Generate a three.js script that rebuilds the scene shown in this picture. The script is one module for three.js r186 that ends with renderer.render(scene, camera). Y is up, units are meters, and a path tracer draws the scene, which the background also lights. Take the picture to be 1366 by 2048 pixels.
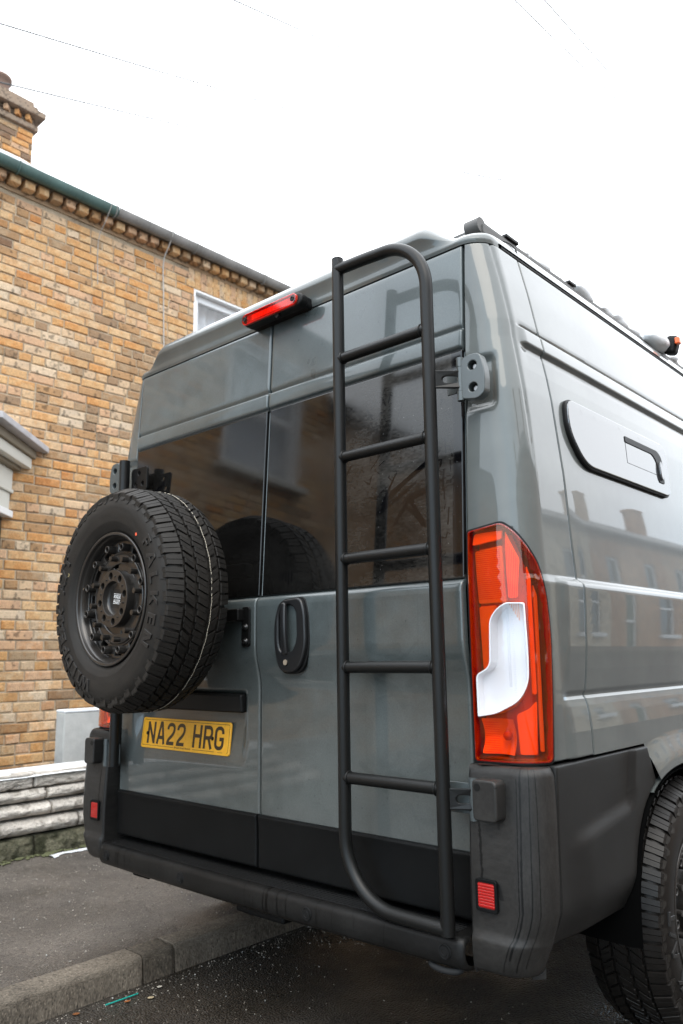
import * as THREE from 'three';
import { mergeGeometries, mergeVertices, toCreasedNormals } from 'three/addons/utils/BufferGeometryUtils.js';
import { RoundedBoxGeometry } from 'three/addons/geometries/RoundedBoxGeometry.js';
import { TextGeometry } from 'three/addons/geometries/TextGeometry.js';
import { FontLoader } from 'three/addons/loaders/FontLoader.js';
import { TessellateModifier } from 'three/addons/modifiers/TessellateModifier.js';

// ------------------------------------------------------------------ camera, sky, sun, exposure
const scene = new THREE.Scene();
const camera = new THREE.PerspectiveCamera(65.824, 683 / 1024, 0.05, 400);
camera.position.set(2.00174, 1.10005, 1.80808);
camera.rotation.set(0.1814, 0.73379, -0.01386, 'YXZ');
camera.focus = 2.35;
camera.userData.fStop = 4;
scene.add(camera);

const EXPOSURE = 2.9, TAU = Math.PI * 2;
function mulberry(a) { return () => { a |= 0; a = a + 0x6D2B79F5 | 0; let t = Math.imul(a ^ a >>> 15, 1 | a); t = t + Math.imul(t ^ t >>> 7, 61 | t) ^ t; return ((t ^ t >>> 14) >>> 0) / 4294967296; }; }
const rnd = mulberry(20231);
const R = (a, b) => a + (b - a) * rnd();
const clamp = (x, a = 0, b = 1) => Math.min(b, Math.max(a, x));
const sstep = (a, b, x) => { const t = clamp((x - a) / (b - a)); return t * t * (3 - 2 * t); };
const lerp = (a, b, t) => a + (b - a) * t;
function table(T, y) { if (y <= T[0][0]) return T[0][1]; for (let i = 1; i < T.length; i++) if (y <= T[i][0]) { const a = T[i - 1], b = T[i]; return lerp(a[1], b[1], (y - a[0]) / (b[0] - a[0])); } return T[T.length - 1][1]; }
// tileable value noise
const PERM = (() => { const r = mulberry(77), p = new Float32Array(65536); for (let i = 0; i < 65536; i++) p[i] = r(); return p; })();
const hash = (x, y, s) => PERM[(Math.imul(x, 374761393) + Math.imul(y, 668265263) + Math.imul(s, 2147483) >>> 8) & 65535];
function vnoise(x, y, px, py, s) {
  const xi = Math.floor(x), yi = Math.floor(y), fx = x - xi, fy = y - yi;
  const u = fx * fx * (3 - 2 * fx), v = fy * fy * (3 - 2 * fy);
  const x0 = ((xi % px) + px) % px, x1 = (x0 + 1) % px, y0 = ((yi % py) + py) % py, y1 = (y0 + 1) % py;
  const a = hash(x0, y0, s), b = hash(x1, y0, s), c = hash(x0, y1, s), d = hash(x1, y1, s);
  return a + (b - a) * u + (c - a) * v + (a - b - c + d) * u * v;
}
function fbm(u, v, f, oct, s) { let r = 0, a = 0.5, n = 0; for (let o = 0; o < oct; o++) { r += a * vnoise(u * f, v * f, f, f, s + o * 17); n += a; a *= 0.5; f *= 2; } return r / n; }
function sky() {
  const w = 512, h = 256, d = new Float32Array(w * h * 4);
  for (let j = 0; j < h; j++) for (let i = 0; i < w; i++) {
    const u = i / w, el = ((j + 0.5) / h - 0.5) * Math.PI;             // j = 0 is straight down
    const n = fbm(u, j / h, 4, 5, 3), m = fbm(u, j / h, 3, 4, 40);
    let L = el > 0 ? 0.92 + 0.30 * Math.sin(el) + 0.22 * (n - 0.5) : 0.55;
    const blue = el > 0 ? sstep(0.46, 0.66, m) * 0.34 : 0;             // thin spots in the overcast
    const k = (j * w + i) * 4;
    d[k] = L * (0.965 - blue); d[k + 1] = L * (1 - blue * 0.5); d[k + 2] = L * (1.045 - blue * 0.1); d[k + 3] = 1;
  }
  const t = new THREE.DataTexture(d, w, h, THREE.RGBAFormat, THREE.FloatType);
  t.mapping = THREE.EquirectangularReflectionMapping; t.magFilter = t.minFilter = THREE.LinearFilter; t.wrapS = THREE.RepeatWrapping; t.needsUpdate = true;
  return t;
}
scene.background = sky();
scene.environment = scene.background;
const sun = new THREE.DirectionalLight(0xfff3e2, 0.5);
sun.position.set(9, 16, 9); sun.target.position.set(0, 0, -1);
sun.castShadow = true; sun.shadow.radius = 70; sun.shadow.mapSize.set(2048, 2048);
Object.assign(sun.shadow.camera, { left: -14, right: 14, top: 14, bottom: -14, near: 1, far: 60 });
scene.add(sun, sun.target);

const renderer = new THREE.WebGLRenderer({ antialias: true });
renderer.setSize(683, 1024);
renderer.toneMapping = THREE.LinearToneMapping;
renderer.toneMappingExposure = EXPOSURE;
renderer.shadowMap.enabled = true;

// ------------------------------------------------------------------ helpers: objects
const taken = {};
function numbered(n) { const k = taken[n] = (taken[n] ?? -1) + 1; return k ? `${n}_${String(k).padStart(3, '0')}` : n; }
function tag(o, label, category, group, kind) { o.userData.label = label; if (category) o.userData.category = category; if (group) o.userData.group = group; if (kind) o.userData.kind = kind; return o; }
function thing(name, label, category, [x, y, z] = [0, 0, 0], group) { const o = new THREE.Group(); o.name = numbered(name); o.position.set(x, y, z); scene.add(o); return tag(o, label, category, group); }
function structure(name, geo, mat) { const o = mesh(name, geo, mat, scene); o.name = numbered(name); o.userData.kind = 'structure'; return o; }
function mesh(name, geo, mat, parent) {
  const g = Array.isArray(geo) ? merge(geo) : geo;
  const m = new THREE.Mesh(g, mat); m.name = name; m.castShadow = m.receiveShadow = true; parent.add(m); return m;
}
function group(name, parent) { const g = new THREE.Group(); g.name = name; parent.add(g); return g; }
// ------------------------------------------------------------------ helpers: geometry
function merge(list) {
  list = list.map(g => { const h = g.index ? g.toNonIndexed() : g; for (const k of Object.keys(h.attributes)) if (!['position', 'normal', 'uv', 'color'].includes(k)) h.deleteAttribute(k); if (!h.attributes.uv) h.setAttribute('uv', new THREE.BufferAttribute(new Float32Array(h.attributes.position.count * 2), 2)); if (!h.attributes.normal) h.computeVertexNormals(); return h; });
  return list.length === 1 ? list[0] : mergeGeometries(list);
}
function at(g, x = 0, y = 0, z = 0, rx = 0, ry = 0, rz = 0) { if (rx) g.rotateX(rx); if (ry) g.rotateY(ry); if (rz) g.rotateZ(rz); return g.translate(x, y, z); }
function box(w, h, d, x = 0, y = 0, z = 0, r = 0) { const g = r ? new RoundedBoxGeometry(w, h, d, 3, r) : new THREE.BoxGeometry(w, h, d); return boxUV(g).translate(x, y, z); }
function boxUV(g) {   // uv in metres, by the main direction of the normal
  if (g.index) g = g.toNonIndexed();
  const p = g.attributes.position, n = g.attributes.normal, uv = new Float32Array(p.count * 2);
  for (let i = 0; i < p.count; i++) {
    const ax = Math.abs(n.getX(i)), ay = Math.abs(n.getY(i)), az = Math.abs(n.getZ(i));
    const [a, b] = ay > ax && ay > az ? [p.getX(i), p.getZ(i)] : ax > az ? [p.getZ(i), p.getY(i)] : [p.getX(i), p.getY(i)];
    uv[2 * i] = a; uv[2 * i + 1] = b;
  }
  g.setAttribute('uv', new THREE.BufferAttribute(uv, 2)); return g;
}
function cyl(r0, r1, h, seg = 24, open = false) { return new THREE.CylinderGeometry(r0, r1, h, seg, 1, open); }
function cylZ(r0, r1, h, seg = 24) { return cyl(r1, r0, h, seg).rotateX(Math.PI / 2); }   // r0 at the back, r1 at the front (+z)
function tube(pts, r, seg = 60, rad = 14, closed = false) { const c = new THREE.CatmullRomCurve3(pts.map(p => new THREE.Vector3(...p)), closed, 'centripetal'); return new THREE.TubeGeometry(c, seg, r, rad, closed); }
function rod(a, b, r, rad = 14) { const A = new THREE.Vector3(...a), B = new THREE.Vector3(...b), g = cyl(r, r, A.distanceTo(B), rad); g.applyQuaternion(new THREE.Quaternion().setFromUnitVectors(new THREE.Vector3(0, 1, 0), B.clone().sub(A).normalize())); return g.translate((A.x + B.x) / 2, (A.y + B.y) / 2, (A.z + B.z) / 2); }
function lathe(pts, seg = 72) { return new THREE.LatheGeometry(pts.map(p => new THREE.Vector2(...p)), seg).rotateX(Math.PI / 2); }  // (radius, z)
function grid(nu, nv, fn, uvfn) {
  const pos = new Float32Array(nu * nv * 3), uv = new Float32Array(nu * nv * 2), idx = [];
  for (let j = 0; j < nv; j++) for (let i = 0; i < nu; i++) { const k = j * nu + i, p = fn(i, j), q = uvfn ? uvfn(i, j) : [i / (nu - 1), j / (nv - 1)]; pos.set(p, 3 * k); uv.set(q, 2 * k); }
  for (let j = 0; j < nv - 1; j++) for (let i = 0; i < nu - 1; i++) { const a = j * nu + i, b = a + 1, c = a + nu, d = c + 1; idx.push(a, b, d, a, d, c); }
  const g = new THREE.BufferGeometry(); g.setAttribute('position', new THREE.BufferAttribute(pos, 3)); g.setAttribute('uv', new THREE.BufferAttribute(uv, 2)); g.setIndex(idx); g.computeVertexNormals(); return g;
}
function rrect(x0, y0, x1, y1, r) {   // one radius or [bl, br, tr, tl]
  const [a, b, c, d] = Array.isArray(r) ? r : [r, r, r, r], s = new THREE.Shape();
  s.moveTo(x0 + a, y0); s.lineTo(x1 - b, y0); s.absarc(x1 - b, y0 + b, b, -Math.PI / 2, 0); s.lineTo(x1, y1 - c); s.absarc(x1 - c, y1 - c, c, 0, Math.PI / 2);
  s.lineTo(x0 + d, y1); s.absarc(x0 + d, y1 - d, d, Math.PI / 2, Math.PI); s.lineTo(x0, y0 + a); s.absarc(x0 + a, y0 + a, a, Math.PI, 1.5 * Math.PI); return s;
}
function poly(pts, round = 0) {       // polygon with optionally rounded corners
  const s = new THREE.Shape(), n = pts.length, V = pts.map(p => new THREE.Vector2(p[0], p[1]));
  for (let i = 0; i < n; i++) {
    const p = V[(i + n - 1) % n], c = V[i], q = V[(i + 1) % n], r = Math.min(pts[i][2] ?? round, p.distanceTo(c) * 0.45, q.distanceTo(c) * 0.45);
    const a = c.clone().add(p.clone().sub(c).setLength(r || 1e-4)), b = c.clone().add(q.clone().sub(c).setLength(r || 1e-4));
    if (!i) s.moveTo(a.x, a.y); else s.lineTo(a.x, a.y);
    if (r) s.quadraticCurveTo(c.x, c.y, b.x, b.y);
  }
  s.closePath(); return s;
}
function slab(shape, depth, bevel = 0.002, curve = 8) {   // from z = 0 to z = depth, its outline kept
  return new THREE.ExtrudeGeometry(shape, { depth: Math.max(1e-4, depth - bevel), bevelEnabled: bevel > 0, bevelThickness: bevel, bevelSize: bevel, bevelOffset: -bevel, bevelSegments: 3, curveSegments: curve }).translate(0, 0, 0);
}
// ------------------------------------------------------------------ textures
function tex(size, fn, srgb = false, rep = [1, 1]) {
  const d = new Uint8Array(size * size * 4);
  for (let j = 0; j < size; j++) for (let i = 0; i < size; i++) { const c = fn(i / size, j / size), k = (j * size + i) * 4; d[k] = clamp(c[0]) * 255; d[k + 1] = clamp(c[1]) * 255; d[k + 2] = clamp(c[2]) * 255; d[k + 3] = 255; }
  const t = new THREE.DataTexture(d, size, size); t.wrapS = t.wrapT = THREE.RepeatWrapping; t.magFilter = THREE.LinearFilter; t.minFilter = THREE.LinearMipmapLinearFilter; t.repeat.set(...rep);
  if (srgb) t.colorSpace = THREE.SRGBColorSpace; t.needsUpdate = true; return t;
}
function canvas(w, h, draw, srgb = true) { const c = document.createElement('canvas'); c.width = w; c.height = h; draw(c.getContext('2d'), w, h); const t = new THREE.CanvasTexture(c); if (srgb) t.colorSpace = THREE.SRGBColorSpace; return t; }
const g1 = v => [v, v, v];
const lin = (r, g, b) => new THREE.Color().setRGB(r, g, b);
const std = o => new THREE.MeshStandardMaterial(o), phys = o => new THREE.MeshPhysicalMaterial(o);
function scaled(t, m) { const c = t.clone(); c.repeat.set(1 / m, 1 / m); c.needsUpdate = true; return c; }   // uv in metres, one tile every m metres

const T = {};
T.fine = tex(512, (u, v) => g1(fbm(u, v, 64, 3, 5)));
T.cloud = tex(512, (u, v) => g1(fbm(u, v, 5, 6, 9)));
// dirty paint: mottled film of road dirt and dried water marks
T.paint = tex(1024, (u, v) => { const a = fbm(u, v, 4, 6, 11), b = fbm(u, v, 24, 4, 12), st = fbm(u * 1, v, 40, 2, 13); const f = 0.80 + 0.24 * (a - 0.5) * 2.3 + 0.14 * (b - 0.5) + 0.05 * (st - 0.5); return [f * 1.0, f * 1.0, f * (1.0 - 0.05 * a)]; });
T.paintRough = tex(512, (u, v) => { const a = fbm(u, v, 4, 6, 11), b = fbm(u, v, 30, 3, 15); return g1(clamp(0.55 + 0.7 * (a - 0.45) + 0.25 * (b - 0.5))); });
T.peel = tex(512, (u, v) => g1(fbm(u, v, 60, 2, 21)));
T.plastic = tex(512, (u, v) => g1(fbm(u, v, 128, 2, 31)));
T.plasticCol = tex(512, (u, v) => { const a = fbm(u, v, 4, 6, 33), b = fbm(u, v, 40, 3, 34); return g1(0.72 + 0.5 * (a - 0.5) + 0.25 * (b - 0.5)); });
T.rubber = tex(512, (u, v) => { const a = fbm(u, v, 8, 5, 41), b = fbm(u, v, 100, 2, 42); const f = 0.7 + 0.6 * (a - 0.5) + 0.3 * (b - 0.5); return [f, f * 0.97, f * 0.93]; });
// asphalt: aggregate in three sizes
function stones(u, v, f, s) { // distance to the nearest jittered point (cell noise), and that cell's own value
  const x = u * f, y = v * f, xi = Math.floor(x), yi = Math.floor(y); let best = 9, id = 0;
  for (let j = -1; j < 2; j++) for (let i = -1; i < 2; i++) { const cx = ((xi + i) % f + f) % f, cy = ((yi + j) % f + f) % f, dx = xi + i + hash(cx, cy, s) - x, dy = yi + j + hash(cx, cy, s + 1) - y, d = dx * dx + dy * dy; if (d < best) { best = d; id = hash(cx, cy, s + 2); } }
  return [Math.sqrt(best), id];
}
const asphaltFields = (() => { const n = 1024, a = new Float32Array(n * n), b = new Float32Array(n * n); for (let j = 0; j < n; j++) for (let i = 0; i < n; i++) { const [d, id] = stones(i / n, j / n, 150, 50); a[j * n + i] = d; b[j * n + i] = id; } return (u, v) => { const k = Math.floor(v * n) * n + Math.floor(u * n); return [a[k], b[k]]; }; })();
function asphalt(base, warm, seed, speck) {
  return tex(1024, (u, v) => { const [d, id] = asphaltFields(u, v), w = fbm(u, v, 3, 6, seed), p = fbm(u, v, 90, 2, seed + 5); let f = base * (0.3 + 1.4 * w) * (0.75 + 0.5 * id) * (0.8 + 0.4 * p); if (id > speck && d < 0.42) f = base * (1.6 + 1.8 * (id - speck) / (1 - speck)); if (d > 0.62) f *= 0.55; return [f * (1 + warm), f, f * (1 - warm)]; });
}
T.asphaltA = asphalt(0.084, 0.13, 60, 0.982);
T.asphaltB = asphalt(0.034, 0.14, 70, 0.985);
T.asphaltBump = tex(1024, (u, v) => { const [d] = asphaltFields(u, v); return g1(clamp(1 - d * 1.15) * 0.7 + 0.3 * fbm(u, v, 60, 3, 81)); });
T.asphaltRough = tex(512, (u, v) => g1(clamp(0.02 + 1.0 * fbm(u, v, 5, 5, 66))));
// brick faces: heart and edge tones, specks, worn arrises
T.brick = tex(1024, (u, v) => { const a = fbm(u, v, 10, 5, 101), b = fbm(u, v, 90, 3, 102), c = fbm(u, v, 34, 3, 103); const s = sstep(0.5, 0.66, a), k = 0.86 + 0.3 * (b - 0.5) + 0.34 * (c - 0.5); const pit = fbm(u, v, 120, 2, 104) > 0.74 ? 0.62 : 1; return [k * pit * lerp(0.98, 0.92, s), k * pit * lerp(0.97, 0.80, s), k * pit * lerp(0.97, 0.68, s)]; });
T.brick2 = tex(1024, (u, v) => { const a = fbm(u, v, 7, 5, 111), b = fbm(u, v, 80, 3, 112), c = fbm(u, v, 20, 4, 113); const s = sstep(0.42, 0.7, a), k = 0.84 + 0.32 * (b - 0.5); const dk = lerp(1, 0.45, sstep(0.55, 0.75, c)); return [k * dk * lerp(1, 0.85, s), k * dk * lerp(0.98, 0.86, s), k * dk * lerp(0.95, 0.88, s)]; });
T.brickBump = tex(1024, (u, v) => g1(0.6 * fbm(u, v, 30, 4, 121) + 0.4 * fbm(u, v, 160, 2, 122)));
T.mortar = tex(512, (u, v) => { const a = fbm(u, v, 6, 6, 131), b = fbm(u, v, 100, 2, 132); const f = 0.40 + 0.42 * (a - 0.5) + 0.2 * (b - 0.5); return [f * 1.08, f * 0.92, f * 0.70]; });
T.stone = tex(1024, (u, v) => { const a = fbm(u, v, 5, 6, 141), b = fbm(u, v, 60, 3, 142), c = fbm(u, v, 12, 5, 143); const f = 0.60 + 0.22 * (b - 0.5) + 0.3 * (a - 0.5), d = sstep(0.52, 0.72, c); return [f * lerp(1, 0.5, d), f * lerp(0.965, 0.47, d), f * lerp(0.92, 0.43, d)]; });
T.stoneBump = tex(1024, (u, v) => g1(0.65 * fbm(u, v, 10, 6, 151) + 0.35 * fbm(u, v, 90, 3, 152)));
T.moss = tex(512, (u, v) => { const a = fbm(u, v, 8, 5, 161), b = fbm(u, v, 70, 3, 162), s = sstep(0.35, 0.62, a); const k = 0.6 + 0.6 * (b - 0.5); return [k * lerp(0.27, 0.06, s), k * lerp(0.255, 0.062, s), k * lerp(0.19, 0.034, s)]; });
T.concrete = tex(1024, (u, v) => { const a = fbm(u, v, 4, 6, 171), b = fbm(u, v, 130, 2, 172), [d, id] = stones(u, v, 110, 173); let f = 0.125 + 0.18 * (a - 0.5) + 0.14 * (b - 0.5); if (id > 0.9 && d < 0.4) f *= 1.5; if (id < 0.08 && d < 0.4) f *= 0.5; return [f * 1.12, f * 0.97, f * 0.80]; });

const M = {};
M.paint = phys({ color: lin(0.088, 0.106, 0.108), map: scaled(T.paint, 0.9), metalness: 0.15, roughness: 0.5, roughnessMap: scaled(T.paintRough, 0.9), clearcoat: 1, clearcoatRoughness: 0.045, bumpMap: scaled(T.peel, 0.45), bumpScale: 0.00004 });
M.paintSide = phys({ color: lin(0.122, 0.134, 0.134), map: scaled(T.paint, 1.3), metalness: 0.1, specularIntensity: 0.6, roughness: 0.4, clearcoat: 0.86, clearcoatRoughness: 0.02, bumpMap: scaled(T.peel, 0.6), bumpScale: 0.00003 });
M.plastic = phys({ specularIntensity: 0.45, color: lin(0.012, 0.0122, 0.0125), map: scaled(T.plasticCol, 0.5), roughness: 0.52, bumpMap: scaled(T.plastic, 0.12), bumpScale: 0.0003 });
M.plasticDark = phys({ specularIntensity: 0.35, color: lin(0.0055, 0.006, 0.0063), map: scaled(T.plasticCol, 0.6), roughness: 0.5, bumpMap: scaled(T.plastic, 0.1), bumpScale: 0.0002 });
M.black = phys({ specularIntensity: 0.5, color: lin(0.006, 0.006, 0.006), roughness: 0.5 });
M.shell = std({ color: lin(0.006, 0.006, 0.006), roughness: 0.9 });
M.rubberSeal = std({ color: lin(0.012, 0.016, 0.016), roughness: 0.55 });
M.ladder = phys({ specularIntensity: 0.6, color: lin(0.0070, 0.0072, 0.007), roughness: 0.33, metalness: 0, bumpMap: scaled(T.plastic, 0.06), bumpScale: 0.0001 });
M.powder = phys({ specularIntensity: 0.5, color: lin(0.006, 0.006, 0.006), roughness: 0.4 });
M.rim = phys({ color: lin(0.030, 0.027, 0.0245), roughness: 0.28, metalness: 0.3, clearcoat: 0.35, clearcoatRoughness: 0.25 });
M.tyre = phys({ specularIntensity: 0.6, color: lin(0.022, 0.0195, 0.017), map: scaled(T.rubber, 0.25), roughness: 0.62, bumpMap: scaled(T.fine, 0.1), bumpScale: 0.0002 });
M.tyreLetter = std({ color: lin(0.014, 0.0135, 0.013), roughness: 0.5 });
M.steel = std({ color: lin(0.30, 0.30, 0.30), roughness: 0.3, metalness: 1 });
M.greyHinge = phys({ color: lin(0.075, 0.088, 0.09), roughness: 0.42, metalness: 0.2, clearcoat: 0.5, clearcoatRoughness: 0.2 });
M.brass = std({ color: lin(0.55, 0.45, 0.34), roughness: 0.35, metalness: 0.6 });
M.snow = phys({ color: lin(0.86, 0.88, 0.9), roughness: 0.8, bumpMap: scaled(T.fine, 0.12), bumpScale: 0.003 });
M.mortar = std({ color: lin(0.95, 0.9, 0.85), map: scaled(T.mortar, 1.1), roughness: 0.95, bumpMap: scaled(T.fine, 0.15), bumpScale: 0.003 });
M.cream = std({ color: lin(0.60, 0.60, 0.55), roughness: 0.45, bumpMap: scaled(T.cloud, 0.3), bumpScale: 0.002 });
M.creamDark = std({ color: lin(0.20, 0.17, 0.12), roughness: 0.6 });
M.lead = std({ color: lin(0.50, 0.50, 0.54), map: scaled(T.paint, 0.5), roughness: 0.5 });
M.upvc = std({ color: lin(0.8, 0.81, 0.82), roughness: 0.35 });
M.render = std({ color: lin(0.52, 0.52, 0.52), map: scaled(T.paint, 0.7), roughness: 0.9, bumpMap: scaled(T.fine, 0.3), bumpScale: 0.001 });
M.gutterGreen = std({ color: lin(0.085, 0.16, 0.145), map: scaled(T.plasticCol, 0.6), roughness: 0.5 });
M.gutterGrey = std({ color: lin(0.26, 0.25, 0.235), map: scaled(T.plasticCol, 0.6), roughness: 0.6 });
M.curtain = std({ color: lin(0.55, 0.57, 0.6), roughness: 0.9 });
M.darkRoom = std({ color: lin(0.03, 0.03, 0.032), roughness: 0.9 });
M.pane = phys({ color: 0xffffff, roughness: 0.02, transmission: 1, thickness: 0, ior: 1.5 });
M.slate = std({ color: lin(0.22, 0.215, 0.22), map: scaled(T.paint, 1), roughness: 0.6 });
M.wire = std({ color: lin(0.05, 0.05, 0.05), roughness: 0.7 });
// ------------------------------------------------------------------ ground
function sheet(x0, x1, z0, z1, yfn, nx, nz, m) { return grid(nx, nz, (i, j) => { const x = lerp(x0, x1, i / (nx - 1)), z = lerp(z1, z0, j / (nz - 1)); return [x, yfn(x, z), z]; }, (i, j) => [lerp(x0, x1, i / (nx - 1)) / m, lerp(z1, z0, j / (nz - 1)) / m]); }
const asphaltMat = (map, col, bump, rough) => std({ color: col, map, roughness: rough, roughnessMap: scaled(T.asphaltRough, 1), bumpMap: T.asphaltBump, bumpScale: bump });
M.pavement = asphaltMat(T.asphaltA, lin(1, 0.97, 0.94), 0.006, 0.95);
M.road = asphaltMat(T.asphaltB, lin(1, 0.97, 0.92), 0.007, 0.85);
const bumpy = (x, z) => 0.006 * (fbm(x / 8 + 10, z / 8 + 10, 8, 3, 201) - 0.5);
structure('ground', sheet(-200, 200, -200, 200, () => -0.2, 2, 2, 1), std({ color: lin(0.12, 0.115, 0.11), roughness: 1 }));
structure('pavement', sheet(-2.62, -0.868, -40, 30, (x, z) => -0.003 + 0.5 * bumpy(x, z), 12, 300, 1.15), M.pavement);
const roadY = x => x < 3.3 ? -0.1 + 0.03 * (x + 0.745) : 0.0214 - 0.03 * (x - 3.3);
structure('road', sheet(-0.76, 7.4, -60, 40, (x, z) => roadY(x) + bumpy(x, z), 40, 400, 1.25), M.road);
structure('front_yard', sheet(-4.02, -2.74, -40, 30, () => 0.02, 2, 2, 1), M.pavement);
structure('far_pavement', sheet(7.52, 10.4, -60, 40, () => 0.0, 2, 2, 1.15), M.pavement);
structure('far_kerb', box(0.13, 0.3, 100, 7.45, -0.14, -10, 0.01), std({ color: 0xffffff, map: T.concrete, roughness: 0.9 }));
{ // near kerb: every stone a piece of it
  const kerb = group('kerb', scene); tag(kerb, 'row of weathered concrete kerb stones along the tarmac pavement', null, null, 'structure');
  const mat = std({ color: lin(0.92, 0.9, 0.86), map: scaled(T.concrete, 0.7), roughness: 0.9, bumpMap: scaled(T.stoneBump, 0.5), bumpScale: 0.006 });
  const mat2 = mat.clone(); mat2.color = lin(0.72, 0.7, 0.66);
  const cuts = [4.5, 3.58, 2.66, 1.75, 0.83, -0.09, -0.235, -1.15, -2.07, -2.98, -3.9, -4.8, -5.7];
  cuts.slice(0, -1).forEach((z0, i) => {
    const z1 = cuts[i + 1], L = z0 - z1 - 0.008, n = Math.max(6, Math.round(L / 0.03));
    // profile: back, top, worn bull nose, battered face
    const P = [[-0.125, -0.25], [-0.125, -0.004], [-0.12, 0], [-0.06, 0.001], [-0.022, 0], [-0.01, -0.003], [-0.003, -0.011], [0, -0.024], [0.004, -0.07], [0.008, -0.13], [0.008, -0.25]];
    const dx = R(-0.004, 0.004), dy = R(-0.004, 0.004), u0 = R(0, 9);
    const g = grid(n + 3, P.length, (a, b) => {
      const e = a === 0 || a === n + 2, z = e ? (a ? z1 + 0.008 : z0) : lerp(z0 - 0.003, z1 + 0.011, (a - 1) / n), w = e ? 0.004 : 0, q = P[b];
      const wear = 0.006 * (fbm(z * 0.9 + 20, q[0] * 2 + 5, 8, 3, 210) - 0.5) - 0.012 * Math.max(0, fbm(z * 0.8 + 7, 0.5, 8, 3, 211) - 0.6) * (b > 4 && b < 8 ? 2 : 0);
      return [-0.745 + q[0] + dx + wear - (b > 5 ? w : 0), q[1] + dy + wear * 0.5 - (b < 8 ? w : 0), z];
    }, (a, b) => [u0 + lerp(0, L, a / (n + 2)), b * 0.03]);
    const ends = [z0, z1 + 0.008].map((z, k) => { const s = new THREE.Shape(P.map(q => new THREE.Vector2(q[0] - 0.745 + dx, q[1] + dy - 0.003))); const e = new THREE.ShapeGeometry(s); if (k) { e.index.array.reverse(); } e.computeVertexNormals(); return e.translate(0, 0, z + (k ? 0.002 : -0.002)); });
    mesh('kerb_stone', [g, ...ends], i === 5 ? mat2 : mat, kerb);
  });
}
// ------------------------------------------------------------------ bricks
const TONES = [[0.68, 0.49, 0.29], [0.65, 0.48, 0.305], [0.70, 0.54, 0.38], [0.65, 0.385, 0.17], [0.65, 0.43, 0.225], [0.49, 0.31, 0.165], [0.36, 0.25, 0.16], [0.24, 0.165, 0.115], [0.65, 0.44, 0.29], [0.58, 0.31, 0.13], [0.42, 0.31, 0.2], [0.72, 0.60, 0.46]];
const WEIGHT = [6, 5, 1.6, 3.0, 6, 3.2, 0.7, 0.05, 3.2, 1.3, 1.4, 0.3];
const pickTone = () => { let t = rnd() * WEIGHT.reduce((a, b) => a + b); for (let i = 0; i < WEIGHT.length; i++) if ((t -= WEIGHT[i]) < 0) return i; return 0; };
const brickMat = TONES.map((c, i) => std({ color: lin(c[0] * 1.02, c[1] * 0.95, c[2] * 0.87), map: scaled(i % 3 === 2 || i === 6 ? T.brick2 : T.brick, 0.55), roughness: 0.92, bumpMap: scaled(T.brickBump, 0.4), bumpScale: 0.004 }));
const brickVC = std({ color: lin(1.0, 0.95, 0.87), vertexColors: true, map: scaled(T.brick, 0.55), roughness: 0.92, bumpMap: scaled(T.brickBump, 0.4), bumpScale: 0.004 });
// front face looks along +x; size L (z) by H (y); the arrises are worn unevenly
function brickGeo(L, H, D, r) {
  const c = 0.006, rr = () => R(0.5, 1.8) * c, f = [], b = [];
  for (const [sy, sz] of [[-1, -1], [-1, 1], [1, 1], [1, -1]]) { f.push([R(-0.001, 0.001), sy * (H / 2 - rr()), sz * (L / 2 - rr())]); b.push([-0.005, sy * H / 2, sz * L / 2]); }
  const k = b.map(p => [-D, p[1], p[2]]), pos = [], nor = [], uv = [], u0 = R(0, 5), v0 = R(0, 5);
  const quad = (A, B, C, E) => { const a = new THREE.Vector3(...A), n = new THREE.Vector3(...B).sub(a).cross(new THREE.Vector3(...C).sub(a)).normalize(); for (const p of [A, B, C, A, C, E]) { pos.push(...p); nor.push(n.x, n.y, n.z); uv.push(u0 - p[2] + p[0], v0 + p[1]); } };
  quad(f[1], f[0], f[3], f[2]);
  for (let i = 0; i < 4; i++) { const j = (i + 1) % 4; quad(f[i], f[j], b[j], b[i]); quad(b[i], b[j], k[j], k[i]); }
  const g = new THREE.BufferGeometry(); g.setAttribute('position', new THREE.Float32BufferAttribute(pos, 3)); g.setAttribute('normal', new THREE.Float32BufferAttribute(nor, 3)); g.setAttribute('uv', new THREE.Float32BufferAttribute(uv, 2)); return g;
}
const stretchers = Array.from({ length: 14 }, () => brickGeo(0.216, 0.0665, 0.05)), headers = Array.from({ length: 10 }, () => brickGeo(0.104, 0.0665, 0.05));
const COURSE = 0.0775;
// rows of bricks on the plane x = wx between z0 < z1, openings left free
function layBricks(y0, y1, z0, z1, holes, seed) {
  const r = mulberry(seed), out = [], n = Math.floor((y1 - y0) / COURSE);
  for (let c = 0; c < n; c++) {
    const y = y0 + (c + 0.5) * COURSE; let spans = [[z0, z1]];
    for (const h of holes) if (y > h[0] && y < h[1]) spans = spans.flatMap(([a, b]) => [[a, Math.min(b, h[2])], [Math.max(a, h[3]), b]]).filter(([a, b]) => b - a > 0.03);
    for (const [a, b] of spans) {
      let z = a - r() * 0.2, row = c % 4 === 1;
      while (z < b - 0.02) {
        const head = row ? r() < 0.93 : r() < 0.14, L = (head ? 0.104 : 0.216) * (0.97 + 0.06 * r()), s = Math.max(a, z), e = Math.min(b, z + L);
        if (e - s > 0.025) out.push({ y: y + (r() - 0.5) * 0.004, z: (s + e) / 2, L: e - s, head: e - s < 0.15, x: (r() - 0.5) * 0.006, k: Math.floor(r() * 10), tilt: (r() - 0.5) * 0.012 });
        z += L + 0.010 + 0.006 * r();
      }
    }
  }
  return out;
}
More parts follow.
